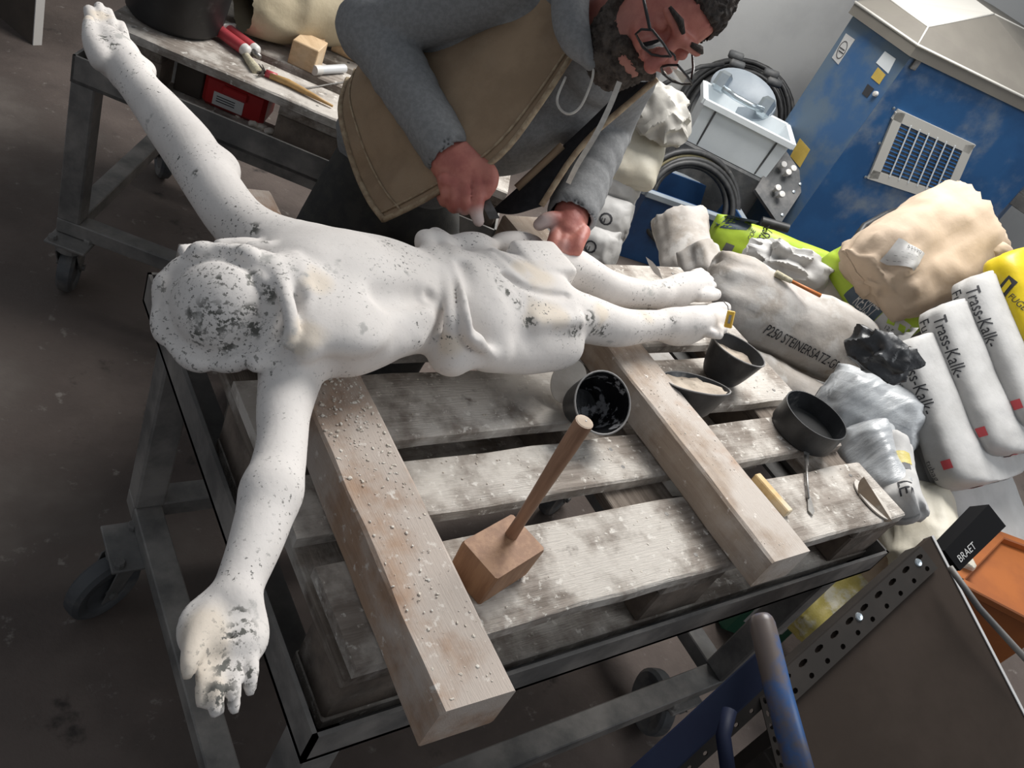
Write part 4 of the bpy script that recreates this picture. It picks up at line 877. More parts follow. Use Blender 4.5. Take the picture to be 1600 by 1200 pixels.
# ------------------------------------------------------------------ bags
PAPER = mat('white_bag_paper', (.53, .52, .505), (.46, .45, .435), sc=9, rough=.75, bump=.3, bsc=45, bump2=(.35, 9), dust=(.44, .41, .375), dsc=5, dlo=.55, dhi=.78)
DIRTYP = mat('dusty_bag_paper', (.50, .465, .43), (.38, .335, .29), sc=6, rough=.8, bump=.4, bsc=40, bump2=(.5, 8), dust=(.55, .525, .495), dsc=9, dlo=.47, dhi=.58, specks=[((.40, .335, .27), 6, .58, .66)])
KRAFT = mat('brown_kraft_paper', (.60, .47, .35), (.53, .41, .30), sc=6, rough=.75, bump=.3, bsc=40, bump2=(.55, 5))
GREENP = mat('lime_bag_film', (.42, .58, .045), (.36, .51, .04), sc=8, rough=.45, bump=.2, bsc=30, bump2=(.3, 7), dust=(.50, .58, .25), dsc=7, dlo=.6, dhi=.8)
SLATE = mat('slate_print', (.055, .085, .12), (.075, .105, .14), sc=20, rough=.5)
YELLOWP = mat('yellow_bag_film', (.80, .60, .01), (.70, .51, .01), sc=8, rough=.4, bump=.25, bsc=30)
YELLOWD = mat('dusty_yellow_film', (.62, .52, .16), (.48, .39, .09), sc=12, rough=.5, bump=.5, bsc=40, dust=(.66, .62, .48), dsc=14, dlo=.5, dhi=.62, specks=[((.10, .08, .03), 16, .64, .70)])
CREAMP = mat('cream_bag_film', (.62, .58, .48), (.55, .50, .40), sc=7, rough=.55, bump=.3, bsc=40, bump2=(.6, 8))
WRAP = mat('white_wrap', (.47, .45, .41), (.40, .38, .345), sc=9, rough=.6, bump=.3, bsc=45, bump2=(.7, 12))
FILM = mat('clear_grey_film', (.40, .415, .43), (.52, .54, .555), sc=10, rough=.30, bump=.6, bsc=26, stretch=(1, 3, 1), spec=.6, bump2=(.8, 9))
BLACKF = mat('black_film', (.022, .023, .025), (.05, .052, .056), sc=18, rough=.35, bump=.5, bsc=40)
REDI = mat('red_ink', (.60, .08, .09), rough=.7)
GREYI = mat('grey_ink', (.12, .12, .125), rough=.7)
ORANGE = mat('orange_plastic', (.60, .20, .05), (.52, .17, .05), sc=10, rough=.5)
GREEND = mat('green_print', (.03, .12, .07), rough=.5)

def frame_px(p0, d0, p1, d1, roll=0.0):
    a, b = D(*p0, d0), D(*p1, d1); u = unit(b - a); c = (a + b) / 2; w = unit(CAM - c); w = unit(w - u * (w @ u)); v = np.cross(w, u)
    cr, sr = math.cos(math.radians(roll)), math.sin(math.radians(roll)); v, w = v * cr + w * sr, w * cr - v * sr
    return c, u, v, w, np.linalg.norm(b - a) / 2
def bag_mesh(c, u, v, w, hu, hv, hw, seed=0, amp=.006, pinch=.75, exp=2.6, gather=.004, nu=44, nt=48, sag=0.0, ends=0.0):
    V = []; F = []
    for i in range(nu + 1):
        s = -math.cos(math.pi * i / nu); s = s * (.55 + .45 * abs(s))
        th = max(1 - abs(s) ** 5, 0) ** .5; th = pinch * th + (1 - pinch) * (max(1 - abs(s) ** 22, 0) ** .5); wd = .93 + .07 * (1 - abs(s) ** 6) if abs(s) < .999 else .90
        wd *= 1 - ends * abs(s) ** 2.6
        if i in (0, nu): th = max(th, .02)
        for k in range(nt):
            t = 2 * math.pi * k / nt; ct, st = math.cos(t), math.sin(t); r = (abs(ct) ** exp + abs(st) ** exp) ** (-1 / exp)
            V.append(((s * hu), ct * r * hv * wd, st * r * hw * th))
    V = np.array(V); loc = V.copy(); e = np.clip((np.abs(loc[:, 0]) / hu - .45) / .55, 0, 1)
    n = np.stack([loc[:, 0] * 0.15 / hu, loc[:, 1] / hv, loc[:, 2] / hw], 1); n /= np.linalg.norm(n, axis=1)[:, None] + 1e-9
    q = np.stack([loc[:, 0] * .45, loc[:, 1], loc[:, 2]], 1)
    disp = amp * (noise3(loc, 9, seed) + .55 * ridged(q, 17, seed + 1) + .35 * ridged(q, 38, seed + 2)) + gather * e * ridged(np.stack([loc[:, 0] * .12, loc[:, 1], loc[:, 2] * .6], 1), 42, seed + 3)
    V = V + n * disp[:, None]
    if sag: V[:, 2] -= sag * (V[:, 0] / hu) ** 2
    W = np.asarray(c) + V[:, :1] * u + V[:, 1:2] * v + V[:, 2:3] * w
    for i in range(nu):
        for k in range(nt): F.append((i * nt + k, i * nt + (k + 1) % nt, (i + 1) * nt + (k + 1) % nt, (i + 1) * nt + k))
    F.append(tuple(range(nt - 1, -1, -1))); F.append(tuple(nu * nt + k for k in range(nt)))
    return W, F
ALLB = []
class Bag:
    def __init__(s, name, label, fr, hv, hw, m, cat='bag', grp=None, back=True, lift=0.0, **k):
        c, u, v, w, hu = fr
        if back: c = c - w * hw if abs(w[0]) > .999 else c + unit(c - CAM) * hw
        W, F = bag_mesh(c, u, v, w, hu, hv, hw, **k); dz = .0015 - min(W[:, 2].min(), .0015) + lift; W[:, 2] += dz; c = c + np.array([0, 0, dz])
        s.c, s.u, s.v, s.w, s.hu, s.hv, s.hw = c, u, v, w, hu, hv, hw; lo = W.min(0)
        s.t = thing(name, label, cat, (c[0], c[1], lo[2]), grp); s.o = finish('bag_skin', W, F, m, s.t, True); s.bv = bvh_of(s.o); ALLB.append((label, W.min(0), W.max(0)))
    def pt(s, a, b): return s.c + s.u * s.hu * a + s.v * s.hv * b
    def text(s, txt, a, b, size, m=None, width=None, ud=1, vd=1, swap=False, bold=True):
        u, v = (s.u * ud, s.v * vd) if not swap else (s.v * vd, s.u * ud)
        if np.cross(u, v) @ s.w < 0: v = -v
        return print_text(None, s.t, txt, s.pt(a, b), u, v, size, m or INK, width, bv=s.bv)
    def panel(s, a, b, ha, hb, m, n=10, off=.001): 
        v = s.v if np.cross(s.u, s.v) @ s.w > 0 else -s.v
        return print_panel(None, s.t, s.pt(a, b), s.u, v, s.hu * ha, s.hv * hb, m, n, off, bv=s.bv)
    def on(s, px, py): d = ray(px, py); return CAM + d * (((s.c + s.w * s.hw - CAM) @ s.w) / (d @ s.w))
    def tpx(s, txt, a, b, hpx, m=None, off=.0016):       # lettering between two places on the bag
        A, B = s.on(*a), s.on(*b); u = B - A; v = np.cross(s.w, u); dep = (A - CAM) @ RR[2]
        return print_text(None, s.t, txt, A, u, v, hpx / .70 * dep / FPX, m or INK, np.linalg.norm(u), bv=s.bv, off=off)
    def qpx(s, cs, m, n=8, off=.001):                     # printed quadrilateral
        q = [s.on(*c) for c in cs]; V = []; F = []
        for i in range(n + 1):
            for j in range(n + 1): a, b = i / n, j / n; V.append((q[0] * (1 - a) + q[1] * a) * (1 - b) + (q[3] * (1 - a) + q[2] * a) * b)
        for i in range(n):
            for j in range(n): F.append((i * (n + 1) + j, (i + 1) * (n + 1) + j, (i + 1) * (n + 1) + j + 1, i * (n + 1) + j + 1))
        return finish('printed_panel', conform(s.bv, V, s.w, off), F, m, s.t, True, fix=False)
def crumple(name, label, c, ax, rad, m, seed, amp=.25, sc=14, cat='plastic', grp=None, n=(26, 34), flat=True, zmin=.002):
    V = []; F = []; a, b = n
    for i in range(a + 1):
        ph = math.pi * (i + .001) / (a + .002)
        for k in range(b): t = 2 * math.pi * k / b; V.append((math.sin(ph) * math.cos(t), math.sin(ph) * math.sin(t), math.cos(ph)))
    V = np.array(V); S_ = V * np.array(rad); d = 1 + amp * (ridged(S_, sc, seed) * .7 + .6 * ridged(S_, sc * 2.3, seed + 1) + .5 * noise3(S_, sc * .6, seed + 2))
    W = np.asarray(c) + (S_ * d[:, None]) @ np.asarray(ax); W[:, 2] = np.maximum(W[:, 2], zmin)
    for i in range(a):
        for k in range(b): F.append((i * b + k, i * b + (k + 1) % b, (i + 1) * b + (k + 1) % b, (i + 1) * b + k))
    return tag(finish(name, W, F, m, None, 28 if flat else True), label, cat, grp)
view_ax = lambda rot=0: (lambda r, d: (r * math.cos(rot) + d * math.sin(rot), d * math.cos(rot) - r * math.sin(rot), -RR[2]))(RR[0], RR[1])

def pile():
    # hidden support of the heap: flat bags on the floor, edges seen under the cart
    for i, (x, y, z, yaw) in enumerate(((1.60, .86, .07, -8), (1.61, .85, .20, -10), (1.60, .87, .33, -6), (2.08, .99, .07, 6), (2.10, .97, .20, 4), (2.09, 1.0, .33, 8))):
        u = np.array([math.cos(math.radians(yaw + 90)), math.sin(math.radians(yaw + 90)), 0]); v = np.cross((0, 0, 1), u)
        Bag('mortar_bag', ('flat dusty bag, %s layer low in the %s heap' % (('first', 'second', 'third')[i % 3], 'near' if i < 3 else 'far')), (np.array([x, y, z]), u, v, np.array([0, 0, 1.0]), .30), .20, .064, DIRTYP, grp='mortar bags heaped beyond the cart', back=False, seed=30 + i)
    # large P250 bag and the one beneath it
    b = Bag('mortar_bag', 'large dusty white mortar bag printed with P250 STEINERSATZ beyond the statue feet', frame_px((1103, 446), 2.25, (1352, 560), 2.42, -14), .108, .085, DIRTYP, grp='mortar bags heaped beyond the cart', seed=2, amp=.009, gather=.014)
    b.tpx('P250 STEINERSATZ-GR', (1194, 520), (1312, 580), 15)
    Bag('mortar_bag', 'plain grey paper mortar bag lying just under the P250 bag', frame_px((1128, 562), 2.26, (1296, 650), 2.40, -30), .066, .07, DIRTYP, grp='mortar bags heaped beyond the cart', seed=6)
    Bag('mortar_bag', 'pale beige paper bag leaning behind the P250 bag', frame_px((1262, 415), 2.62, (1338, 545), 2.55, 10), .050, .06, DIRTYP, grp='mortar bags heaped beyond the cart', seed=9)
    Bag('mortar_bag', 'torn open grey paper bag standing left of the lime green bag', frame_px((1062, 338), 2.80, (1082, 440), 2.62, 0), .082, .07, DIRTYP, grp='mortar bags heaped beyond the cart', seed=12, amp=.012, gather=.012)
    Bag('mortar_bag', 'small crumpled grey bag corner between torn bag and P250 bag', frame_px((1088, 388), 2.55, (1100, 440), 2.5, 20), .055, .05, DIRTYP, grp='mortar bags heaped beyond the cart', seed=15, amp=.010)
    # lime green bags
    b = Bag('adhesive_bag', 'lime green bag with black RESIST lettering lying flat behind the heap', frame_px((1108, 362), 2.92, (1298, 428), 2.98, 0), .072, .06, GREENP, grp='lime green adhesive bags', seed=21, amp=.005)
    sg = 1 if b.v @ RR[1] > 0 else -1
    b.qpx(((1114, 356), (1140, 336), (1186, 346), (1168, 360)), SLATE, 8); b.tpx('RESIST', (1184, 391), (1212, 362), 15); b.tpx('COE', (1173, 376), (1183, 361), 7); b.qpx(((1135, 379), (1148, 384), (1142, 396), (1129, 391)), GREYI, 5, .0014)
    b = Bag('adhesive_bag', 'lime and slate bag with white RESIST lettering leaning under the brown bag', frame_px((1312, 388), 2.58, (1408, 532), 2.44, -12), .078, .06, GREENP, grp='lime green adhesive bags', seed=24, amp=.004)
    sg = 1 if b.v @ RR[1] > 0 else -1
    b.qpx(((1318, 456), (1352, 436), (1384, 484), (1354, 510)), SLATE, 12); b.qpx(((1354, 511), (1385, 485), (1436, 512), (1412, 540)), LABELW, 12, .0012); b.tpx('RESIST', (1331, 470), (1357, 497), 21, LABELW, .003); b.qpx(((1388, 497), (1400, 500), (1397, 509), (1385, 505)), GREENP, 5, .0026); b.qpx(((1406, 505), (1416, 509), (1413, 517), (1403, 513)), GREENP, 5, .0026); b.tpx('12,5', (1380, 512), (1394, 519), 6, INK, .003)
    # brown kraft bag
    b = Bag('kraft_bag', 'big brown kraft paper bag with white label slumped before the blue cabinet', frame_px((1352, 452), 2.38, (1530, 340), 2.52, 8), .148, .11, KRAFT, seed=41, amp=.016, gather=.020, pinch=.85, exp=2.7, ends=.16)
    sg = 1 if b.v @ RR[1] > 0 else -1
    b.qpx(((1404, 372), (1441, 398), (1425, 425), (1388, 402)), LABELW, 12, .0045); b.tpx('55590', (1413, 388), (1431, 400), 6, INK, .008)
    for k in range(3): b.tpx('- -- -', (1394 + 6 * k, 402 - 4 * k), (1414 + 6 * k, 414 - 4 * k), 3, GREYI, .008)
    fl = crumple('folded_corner', None, D(1548, 388, 2.52), view_ax(.25), (.060, .026, .03), KRAFT, 31, .30, 16, None); fl.parent = b.t; fl.location = fl.location - b.t.location
    # three stacked joint-mortar bags, thin sides to the camera
    u = unit((0, -.90, -.436)); w = unit((-1, .0, 0)); v = np.cross(w, u); v = v if v[2] > 0 else -v
    spots = ((1437, 648, 2.02, .195, 'lowest'), (1490, 596, 2.07, .205, 'middle'), (1543, 552, 2.12, .215, 'upper'))
    for i, (px, py, dp, hl, nm) in enumerate(spots):
        c = D(px, py, dp)
        b = Bag('joint_mortar_bag', 'white bag lettered Trass-Kalk-Fugenmörtel, %s of the slanted stack at the right' % nm, (c, u, v, w, hl), .050, .19, PAPER, grp='white joint mortar bags stacked at the right', seed=50 + i, amp=.005, pinch=.25, exp=4.2, gather=.004)
        b.text('Trass-Kalk-', -.80, .14, .043, INK, .16, 1, 1); b.text('Fugenmörtel', -.84, -.66, .043, INK, .175, 1, 1)
        b.panel(.66, .35, .055, .22, REDI, 4, .0014); b.text('tubag', .56, -.62, .026, GREYI, .05, 1, 1)
        bv = b.bv; end = b.c + b.u * b.hu; e1 = -w; e2 = v; p0 = end + e1 * .02   # print on the lower end
        nrm = u; pts = []
        print_panel(None, b.t, p0 - e1 * .10 + e2 * .012, -e1 if np.cross(-e1, e2) @ nrm > 0 else e1, e2, .014, .014, REDI, 3, .0012, bv=bv); print_panel(None, b.t, p0 - e1 * .10 + e2 * .012, -e1 if np.cross(-e1, e2) @ nrm > 0 else e1, e2, .011, .011, LABELW, 3, .002, bv=bv)
        for k in range(5): print_panel(None, b.t, p0 - e1 * (.0) + e2 * (.024 - .011 * k), -e1 if np.cross(-e1, e2) @ nrm > 0 else e1, e2, .055, .0022, GREYI, 4, .0014, bv=bv)
    # the bags they rest on
    for i, (px, py, dp) in enumerate(((1400, 706, 1.97), (1352, 757, 1.93))):
        Bag('joint_mortar_bag', ('plain white bag just below the lettered stack', 'plain white bag at the foot of the lettered stack')[i], (D(px + 40, py + 30, dp + .12), u, v, w, .25), .055, .19, PAPER, grp='white joint mortar bags stacked at the right', seed=60 + i, amp=.004, pinch=.25, exp=3.2)
    b = Bag('yellow_bag', 'bright yellow bag with black emblem on top of the lettered stack', (D(1590, 505, 2.15), u, v, w, .20), .06, .17, YELLOWP, seed=70, amp=.006, pinch=.3)
    b.qpx(((1558, 452), (1576, 430), (1589, 441), (1572, 464)), INK, 5, .0014); b.qpx(((1565, 452), (1577, 436), (1581, 443), (1570, 458)), YELLOWP, 4, .0026); b.tpx('FUGEN', (1576, 464), (1606, 492), 9)
    # plastic wrap and torn paper in front
    Bag('plastic_bag', 'clear plastic wrapped white bag between P250 bag and lettered stack', frame_px((1285, 622), 2.02, (1425, 682), 2.00, -10), .095, .08, FILM, cat='bag', seed=81, amp=.012, gather=.012, pinch=.9)
    Bag('plastic_bag', 'grey translucent film bag sagging over the pallet end', frame_px((1345, 672), 1.86, (1385, 785), 1.76, 10), .056, .05, FILM, cat='bag', seed=84, amp=.012, gather=.012)
    crumple('black_plastic', 'crumpled black plastic film on the clear wrapped bag', D(1388, 562, 1.93), view_ax(.6), (.060, .030, .026), BLACKF, 3, .70, 26, 'plastic', n=(44, 60))
    b = Bag('torn_bag', 'torn white and yellow paper bag crumpled beside the pallet corner', frame_px((1388, 690), 1.86, (1412, 800), 1.72, 0), .036, .04, PAPER, seed=88, amp=.012, gather=.015)
    sg = 1 if b.v @ RR[1] > 0 else -1
    b.panel(-.2, .1, .16, .9, YELLOWD, 7, .0012); b.panel(.05, .1, .10, .8, GREYI, 7, .0012); b.text('LE', .55, 0, .04, INK, None, 1, 1)
    b = Bag('cream_bag', 'cream plastic bag leaning low at the right of the pallet corner', frame_px((1420, 780), 2.02, (1452, 900), 1.86, 10), .078, .07, CREAMP, cat='bag', seed=91, amp=.014, gather=.016, exp=2.2)
    crumple('paper_scrap', 'crumpled grey and white paper on top of the lime green bag', D(1228, 412, 2.62), view_ax(.35), (.095, .046, .048), PAPER, 7, .52, 19, 'paper', n=(44, 60))
    t = thing('orange_brush', 'small brush with orange handle lying on the P250 bag', 'brush', D(1245, 440, 2.27)); a, b2 = D(1212, 427, 2.30), D(1282, 462, 2.31)
    obj('handle', MB().tube([a * .65 + b2 * .35, b2], [.005, .006], 9), ORANGE, t, True); obj('bristle_tuft', MB().tube([a, a * .65 + b2 * .35], [.010, .007], 9), BRIST, t, True)
    # sacks behind the left hand of the person
    lab = ('upper', 'middle', 'bottom')
    for i, (p0, p1) in enumerate((((880, 262), (1000, 292)), ((868, 315), (982, 352)), ((850, 362), (962, 396)))):
        b = Bag('white_sack', '%s white paper sack of the stack behind the left hand' % lab[i], frame_px(p0, 2.95, p1, 2.90 - .03 * i, 0), .070, .09, PAPER, grp='white sacks stacked behind the person', seed=100 + i, amp=.009, gather=.012)
        if i: b.text('O', .40, .35 * (1 if b.v @ RR[1] > 0 else -1), .062, INK); b.text('u', .475, .25 * (1 if b.v @ RR[1] > 0 else -1), .034, INK)
    b0 = D(920, 400, 2.92)
    for k in range(2): Bag('white_sack', 'plain white sack hidden low in the stack behind the person, layer %s' % ('one', 'two')[k], (np.array([b0[0] + .03, b0[1] + .02, .065 + .125 * k]), unit((.8, -.6, 0)), unit((.6, .8, 0)), np.array([0, 0, 1.0]), .26), .19, .062, PAPER, grp='white sacks stacked behind the person', back=False, seed=110 + k)
    Bag('cream_sack', 'cream sack with folded bottom standing on the white sacks', frame_px((1012, 165), 2.98, (985, 290), 2.86, 0), .085, .06, CREAMP, cat='bag', seed=121, amp=.008)
    crumple('white_plastic_wrap', 'crumpled white plastic wrap on top of the cream sack', D(1036, 180, 2.88), view_ax(1.0), (.085, .065, .055), WRAP, 12, .50, 15, 'plastic', n=(44, 60))
    # under the cart: yellow bag, brown paper, green canister
    Bag('wrinkled_yellow_bag', 'wrinkled dusty yellow bag on the floor under the cart end', frame_px((1245, 985), 2.02, (1345, 900), 2.10, 0), .075, .06, YELLOWD, cat='bag', seed=131, amp=.016, gather=.016)
    Bag('brown_paper_bag', 'creased brown paper bag on the floor beside the wrinkled yellow bag', frame_px((1345, 915), 2.06, (1395, 830), 2.12, 0), .075, .06, KRAFT, cat='bag', seed=134, amp=.016, gather=.016)
    c = P(1165, 1010, z=0) + (.05, .06, 0); t = thing('green_canister', 'dark green canister with yellow cap on the floor under the cart', 'canister', c); ca = unit((.8, -.55, 0)); cb = np.array([.55, .8, 0])
    obj('canister_body', MB().box(c + (0, 0, .105), ca, cb, (0, 0, 1), .10, .065, .105, .02), GREEND, t); obj('cap', MB().lathe([(0, .028), (.020, .028), (.022, 0), (0, 0)], c + ca * .06 + (0, 0, .21), n=16), YPLAST, t, 40)
    obj('carry_handle', MB().tube([c - ca * .06 + (0, 0, .205), c - ca * .05 + (0, 0, .235), c + ca * .02 + (0, 0, .235), c + ca * .03 + (0, 0, .205)], .010, 8), YPLAST, t, True)
    lb = obj('label', MB().box(c - cb * .0655 + (0, 0, .12), ca, cb, (0, 0, 1), .060, .0006, .045), LABELW, t)
    print_text(None, lb, 'MAZIS', c - cb * .0668 - ca * .05 + (0, 0, .125), ca, np.array([0, 0, 1.0]), .03, INK, .10) if False else None
pile()

# ------------------------------------------------------------------ blue cabinet, tub, crate, reel
BLUE = mat('blue_paint', (.022, .105, .27), (.018, .085, .225), sc=5, rough=.42, bump=.08, bsc=30, dust=(.20, .245, .30), dsc=3.2, dlo=.50, dhi=.72)
BLUED = mat('dusty_blue_paint', (.115, .165, .225), (.04, .115, .26), sc=4, rough=.6, bump=.08, bsc=30, lo=.42, hi=.66)
BLUET = mat('blue_tub_plastic', (.018, .075, .20), (.014, .055, .155), sc=7, rough=.5, dust=(.12, .14, .17), dsc=6, dlo=.58, dhi=.78)
BEIGE = mat('beige_hood', (.19, .175, .15), (.175, .16, .138), sc=6, rough=.55)
OFFW = mat('offwhite_rim', (.62, .60, .55), rough=.5)
GREYC = mat('grey_crate_plastic', (.80, .84, .86), (.76, .80, .82), sc=8, rough=.45)
GREYR = mat('blue_grey_rim', (.30, .335, .37), (.25, .285, .32), sc=8, rough=.5)
DGREY = mat('dark_grey_box', (.085, .088, .09), (.065, .067, .07), sc=9, rough=.6, dust=(.16, .155, .15), dsc=8)
HOSE = mat('black_hose', (.024, .024, .025), (.042, .042, .042), sc=20, rough=.5, dust=(.13, .125, .115), dsc=12, dlo=.55, dhi=.75)
HOSEY = mat('yellow_striped_hose', (.14, .115, .045), (.10, .085, .03), sc=20, rough=.5)
CHROME = mat('zinc_plated', (.50, .55, .58), (.42, .47, .50), sc=8, rough=.28, metal=.85)
STICKY = mat('yellow_sticker', (.62, .44, .10), (.55, .38, .08), sc=20, rough=.6)
CONC = mat('rough_concrete', (.27, .265, .255), (.18, .178, .17), sc=5, rough=.9, bump=.5, bsc=30)
def onplane(px, py, p0, nrm): d = ray(px, py); return CAM + d * (((np.asarray(p0) - CAM) @ nrm) / (d @ nrm))
def cabinet():
    A = P(1334, 24, z=1.2); B = P(1424, 88, z=1.2); E = P(1672, 208, z=1.2); nr = RF.v
    back = lambda p: p + unit((p - CAM) * (1, 1, 0) + np.array([.35, -.1, 0])) * .42
    t = thing('blue_cabinet', 'blue machine cabinet with beige hood and louvred vent at the wall', 'cabinet', (B[0] + .4, B[1] + .2, 0))
    foot = [A, B, E, back(E), back(A)]; F0 = [p * (1, 1, 0) + (0, 0, .03) for p in foot]
    obj('cabinet_body', MB().prism(F0, (0, 0, 1), 1.168), BLUE, t)
    lw = unit(np.cross(B - A, (0, 0, 1))); lw = lw if lw @ (CAM - A) > 0 else -lw; qa = lambda p, z: p * (1, 1, 0) + (0, 0, z)
    obj('side_panel', MB().prism([qa(A, .04), qa(B, .04), qa(B, 1.195), qa(A, 1.195)], lw, .0015), BLUED, t)
    obj('plinth', MB().prism([p * (1, 1, 0) + (0, 0, 0) for p in foot], (0, 0, 1), .03), DGREY, t)
    out = lambda p, q: p + unit((p - (A + E) / 2 - nr * .2) * (1, 1, 0)) * q
    R0 = [out(p, .03) for p in foot]; obj('hood_rim', MB().prism([p * (1, 1, 0) + (0, 0, 1.2) for p in R0], (0, 0, 1), .045), BEIGE, t)
    obj('rim_bead', MB().tube([p * (1, 1, 0) + (0, 0, 1.247) for p in R0[:3]], .006, 8), OFFW, t, True)
    r = [p * (1, 1, 0) + (0, 0, 1.245) for p in R0]
    t1 = P(1450, 42, z=1.312); t0 = P(1388, -2, z=1.312); tp = P(1553, 22, z=1.44); t2 = P(1700, 95, z=1.40); tb = tp + nr * .35 + (-.1, 0, .02); tb2 = t2 + nr * .35
    mb = MB().add([r[0], r[1], r[2], t0, t1, tp, t2, tb, tb2, r[3], r[4]], [(0, 1, 4, 3), (1, 2, 6, 5, 4), (3, 4, 5, 7), (5, 6, 8, 7), (2, 9, 8, 6), (0, 3, 7, 10), (9, 10, 7, 8), (0, 10, 9, 2, 1)])
    obj('hood', mb, BEIGE, t); obj('hood_top_lit', MB().add([t0 + (0, 0, .003), t1 + (0, 0, .003), tp + (0, 0, .003), tb + (0, 0, .003)], [(0, 1, 2, 3)]), OFFW, t)  # top sheet paler than the hood: overhead light put into its colour
    for a, b in ((t1, t0), (t1, tp), (t1, r[1]), (tp, t2)): obj('hood_edge', MB().tube([a, b], .004, 6), OFFW, t, True)
    # vent on the front
    fn = unit(np.cross(E - B, (0, 0, 1))); fn = fn if fn @ (CAM - B) > 0 else -fn; p0 = B + fn * .004
    q = [onplane(x, y, p0, fn) for x, y in ((1400, 172), (1520, 228), (1482, 316), (1357, 276))]; L = lambda s, v: (q[0] * (1 - s) + q[1] * s) * (1 - v) + (q[3] * (1 - s) + q[2] * s) * v
    vt = obj('vent_frame', MB(), OFFW, t) if False else None
    mb = MB()
    for (s0, v0, s1, v1) in ((0, .05, 1, .05), (0, .95, 1, .95), (.05, 0, .05, 1), (.95, 0, .95, 1)): mb.bar(L(s0, v0), L(s1, v1), .022, .008, fn)
    vt = obj('vent_frame', mb, OFFW, t)
    obj('vent_back', MB().prism([L(.08, .08), L(.92, .08), L(.92, .92), L(.08, .92)], fn, .002), DGREY, vt)
    for i in range(14): obj('slat', MB().bar(L(.1, .12 + .76 * i / 13), L(.9, .12 + .76 * i / 13), .0075, .0022, fn + np.array([0, 0, .9]), 0), BLUE, vt)
    for i in range(1, 7): obj('vent_bar', MB().bar(L(.1 + .8 * i / 7, .1) + fn * .008, L(.1 + .8 * i / 7, .9) + fn * .008, .003, .002, fn), GREYC, vt)
    # stickers on the narrow side
    ln = unit(np.cross(B - A, (0, 0, 1))); ln = ln if ln @ (CAM - A) > 0 else -ln; pl = lambda x, y: onplane(x, y, A + ln * .002, ln)
    for nm, m, cs in (('sign', LABELW, ((1322, 52), (1336, 62), (1310, 101), (1300, 90))), ('notice', GREYC, ((1383, 80), (1400, 92), (1388, 115), (1369, 98))), ('notice', STICKY, ((1372, 105), (1384, 117), (1374, 132), (1361, 121))), ('notice', INK, ((1356, 131), (1366, 139), (1355, 153), (1347, 146))), ('notice', STICKY, ((1250, 216), (1266, 234), (1250, 262), (1235, 244)))):
        obj(nm, MB().prism([pl(*c) for c in cs], ln, .0012), m, t)
    cs_ = [pl(1316 + 9 * math.cos(k) * .55 - 9 * .83 * math.sin(k) * .9, 78 + 9 * math.cos(k) * .38 + 13 * math.sin(k)) + ln * .0016 for k in np.linspace(0, 6.2832, 17)]
    obj('printed_mark', MB().tube(cs_, .0016, 5, cap=False), INK, t)
    for a, b in (((1313, 74), (1320, 79)), ((1311, 79), (1318, 84))): obj('printed_mark', MB().tube([pl(*a) + ln * .0016, pl(*b) + ln * .0016], .0022, 5), INK, t)
    obj('white_knob', MB().lathe([(0, .014), (.010, .012), (.012, 0), (0, 0)], pl(1369, 147), ln, 12), WHITEP, t, 40)
    lt = onplane(1436, 92, p0, fn); obj('latch', MB().box(lt, (0, 0, 1), np.cross(fn, (0, 0, 1)), fn, .045, .014, .010, .003), TSTEEL, t)
    for s, v in ((-.03, -.01), (-.03, .5), (-.03, 1.02)): obj('screw', MB().lathe([(0, .003), (.006, .002), (.007, 0)], L(s, v), fn, 8), CHROME, t)
cabinet()
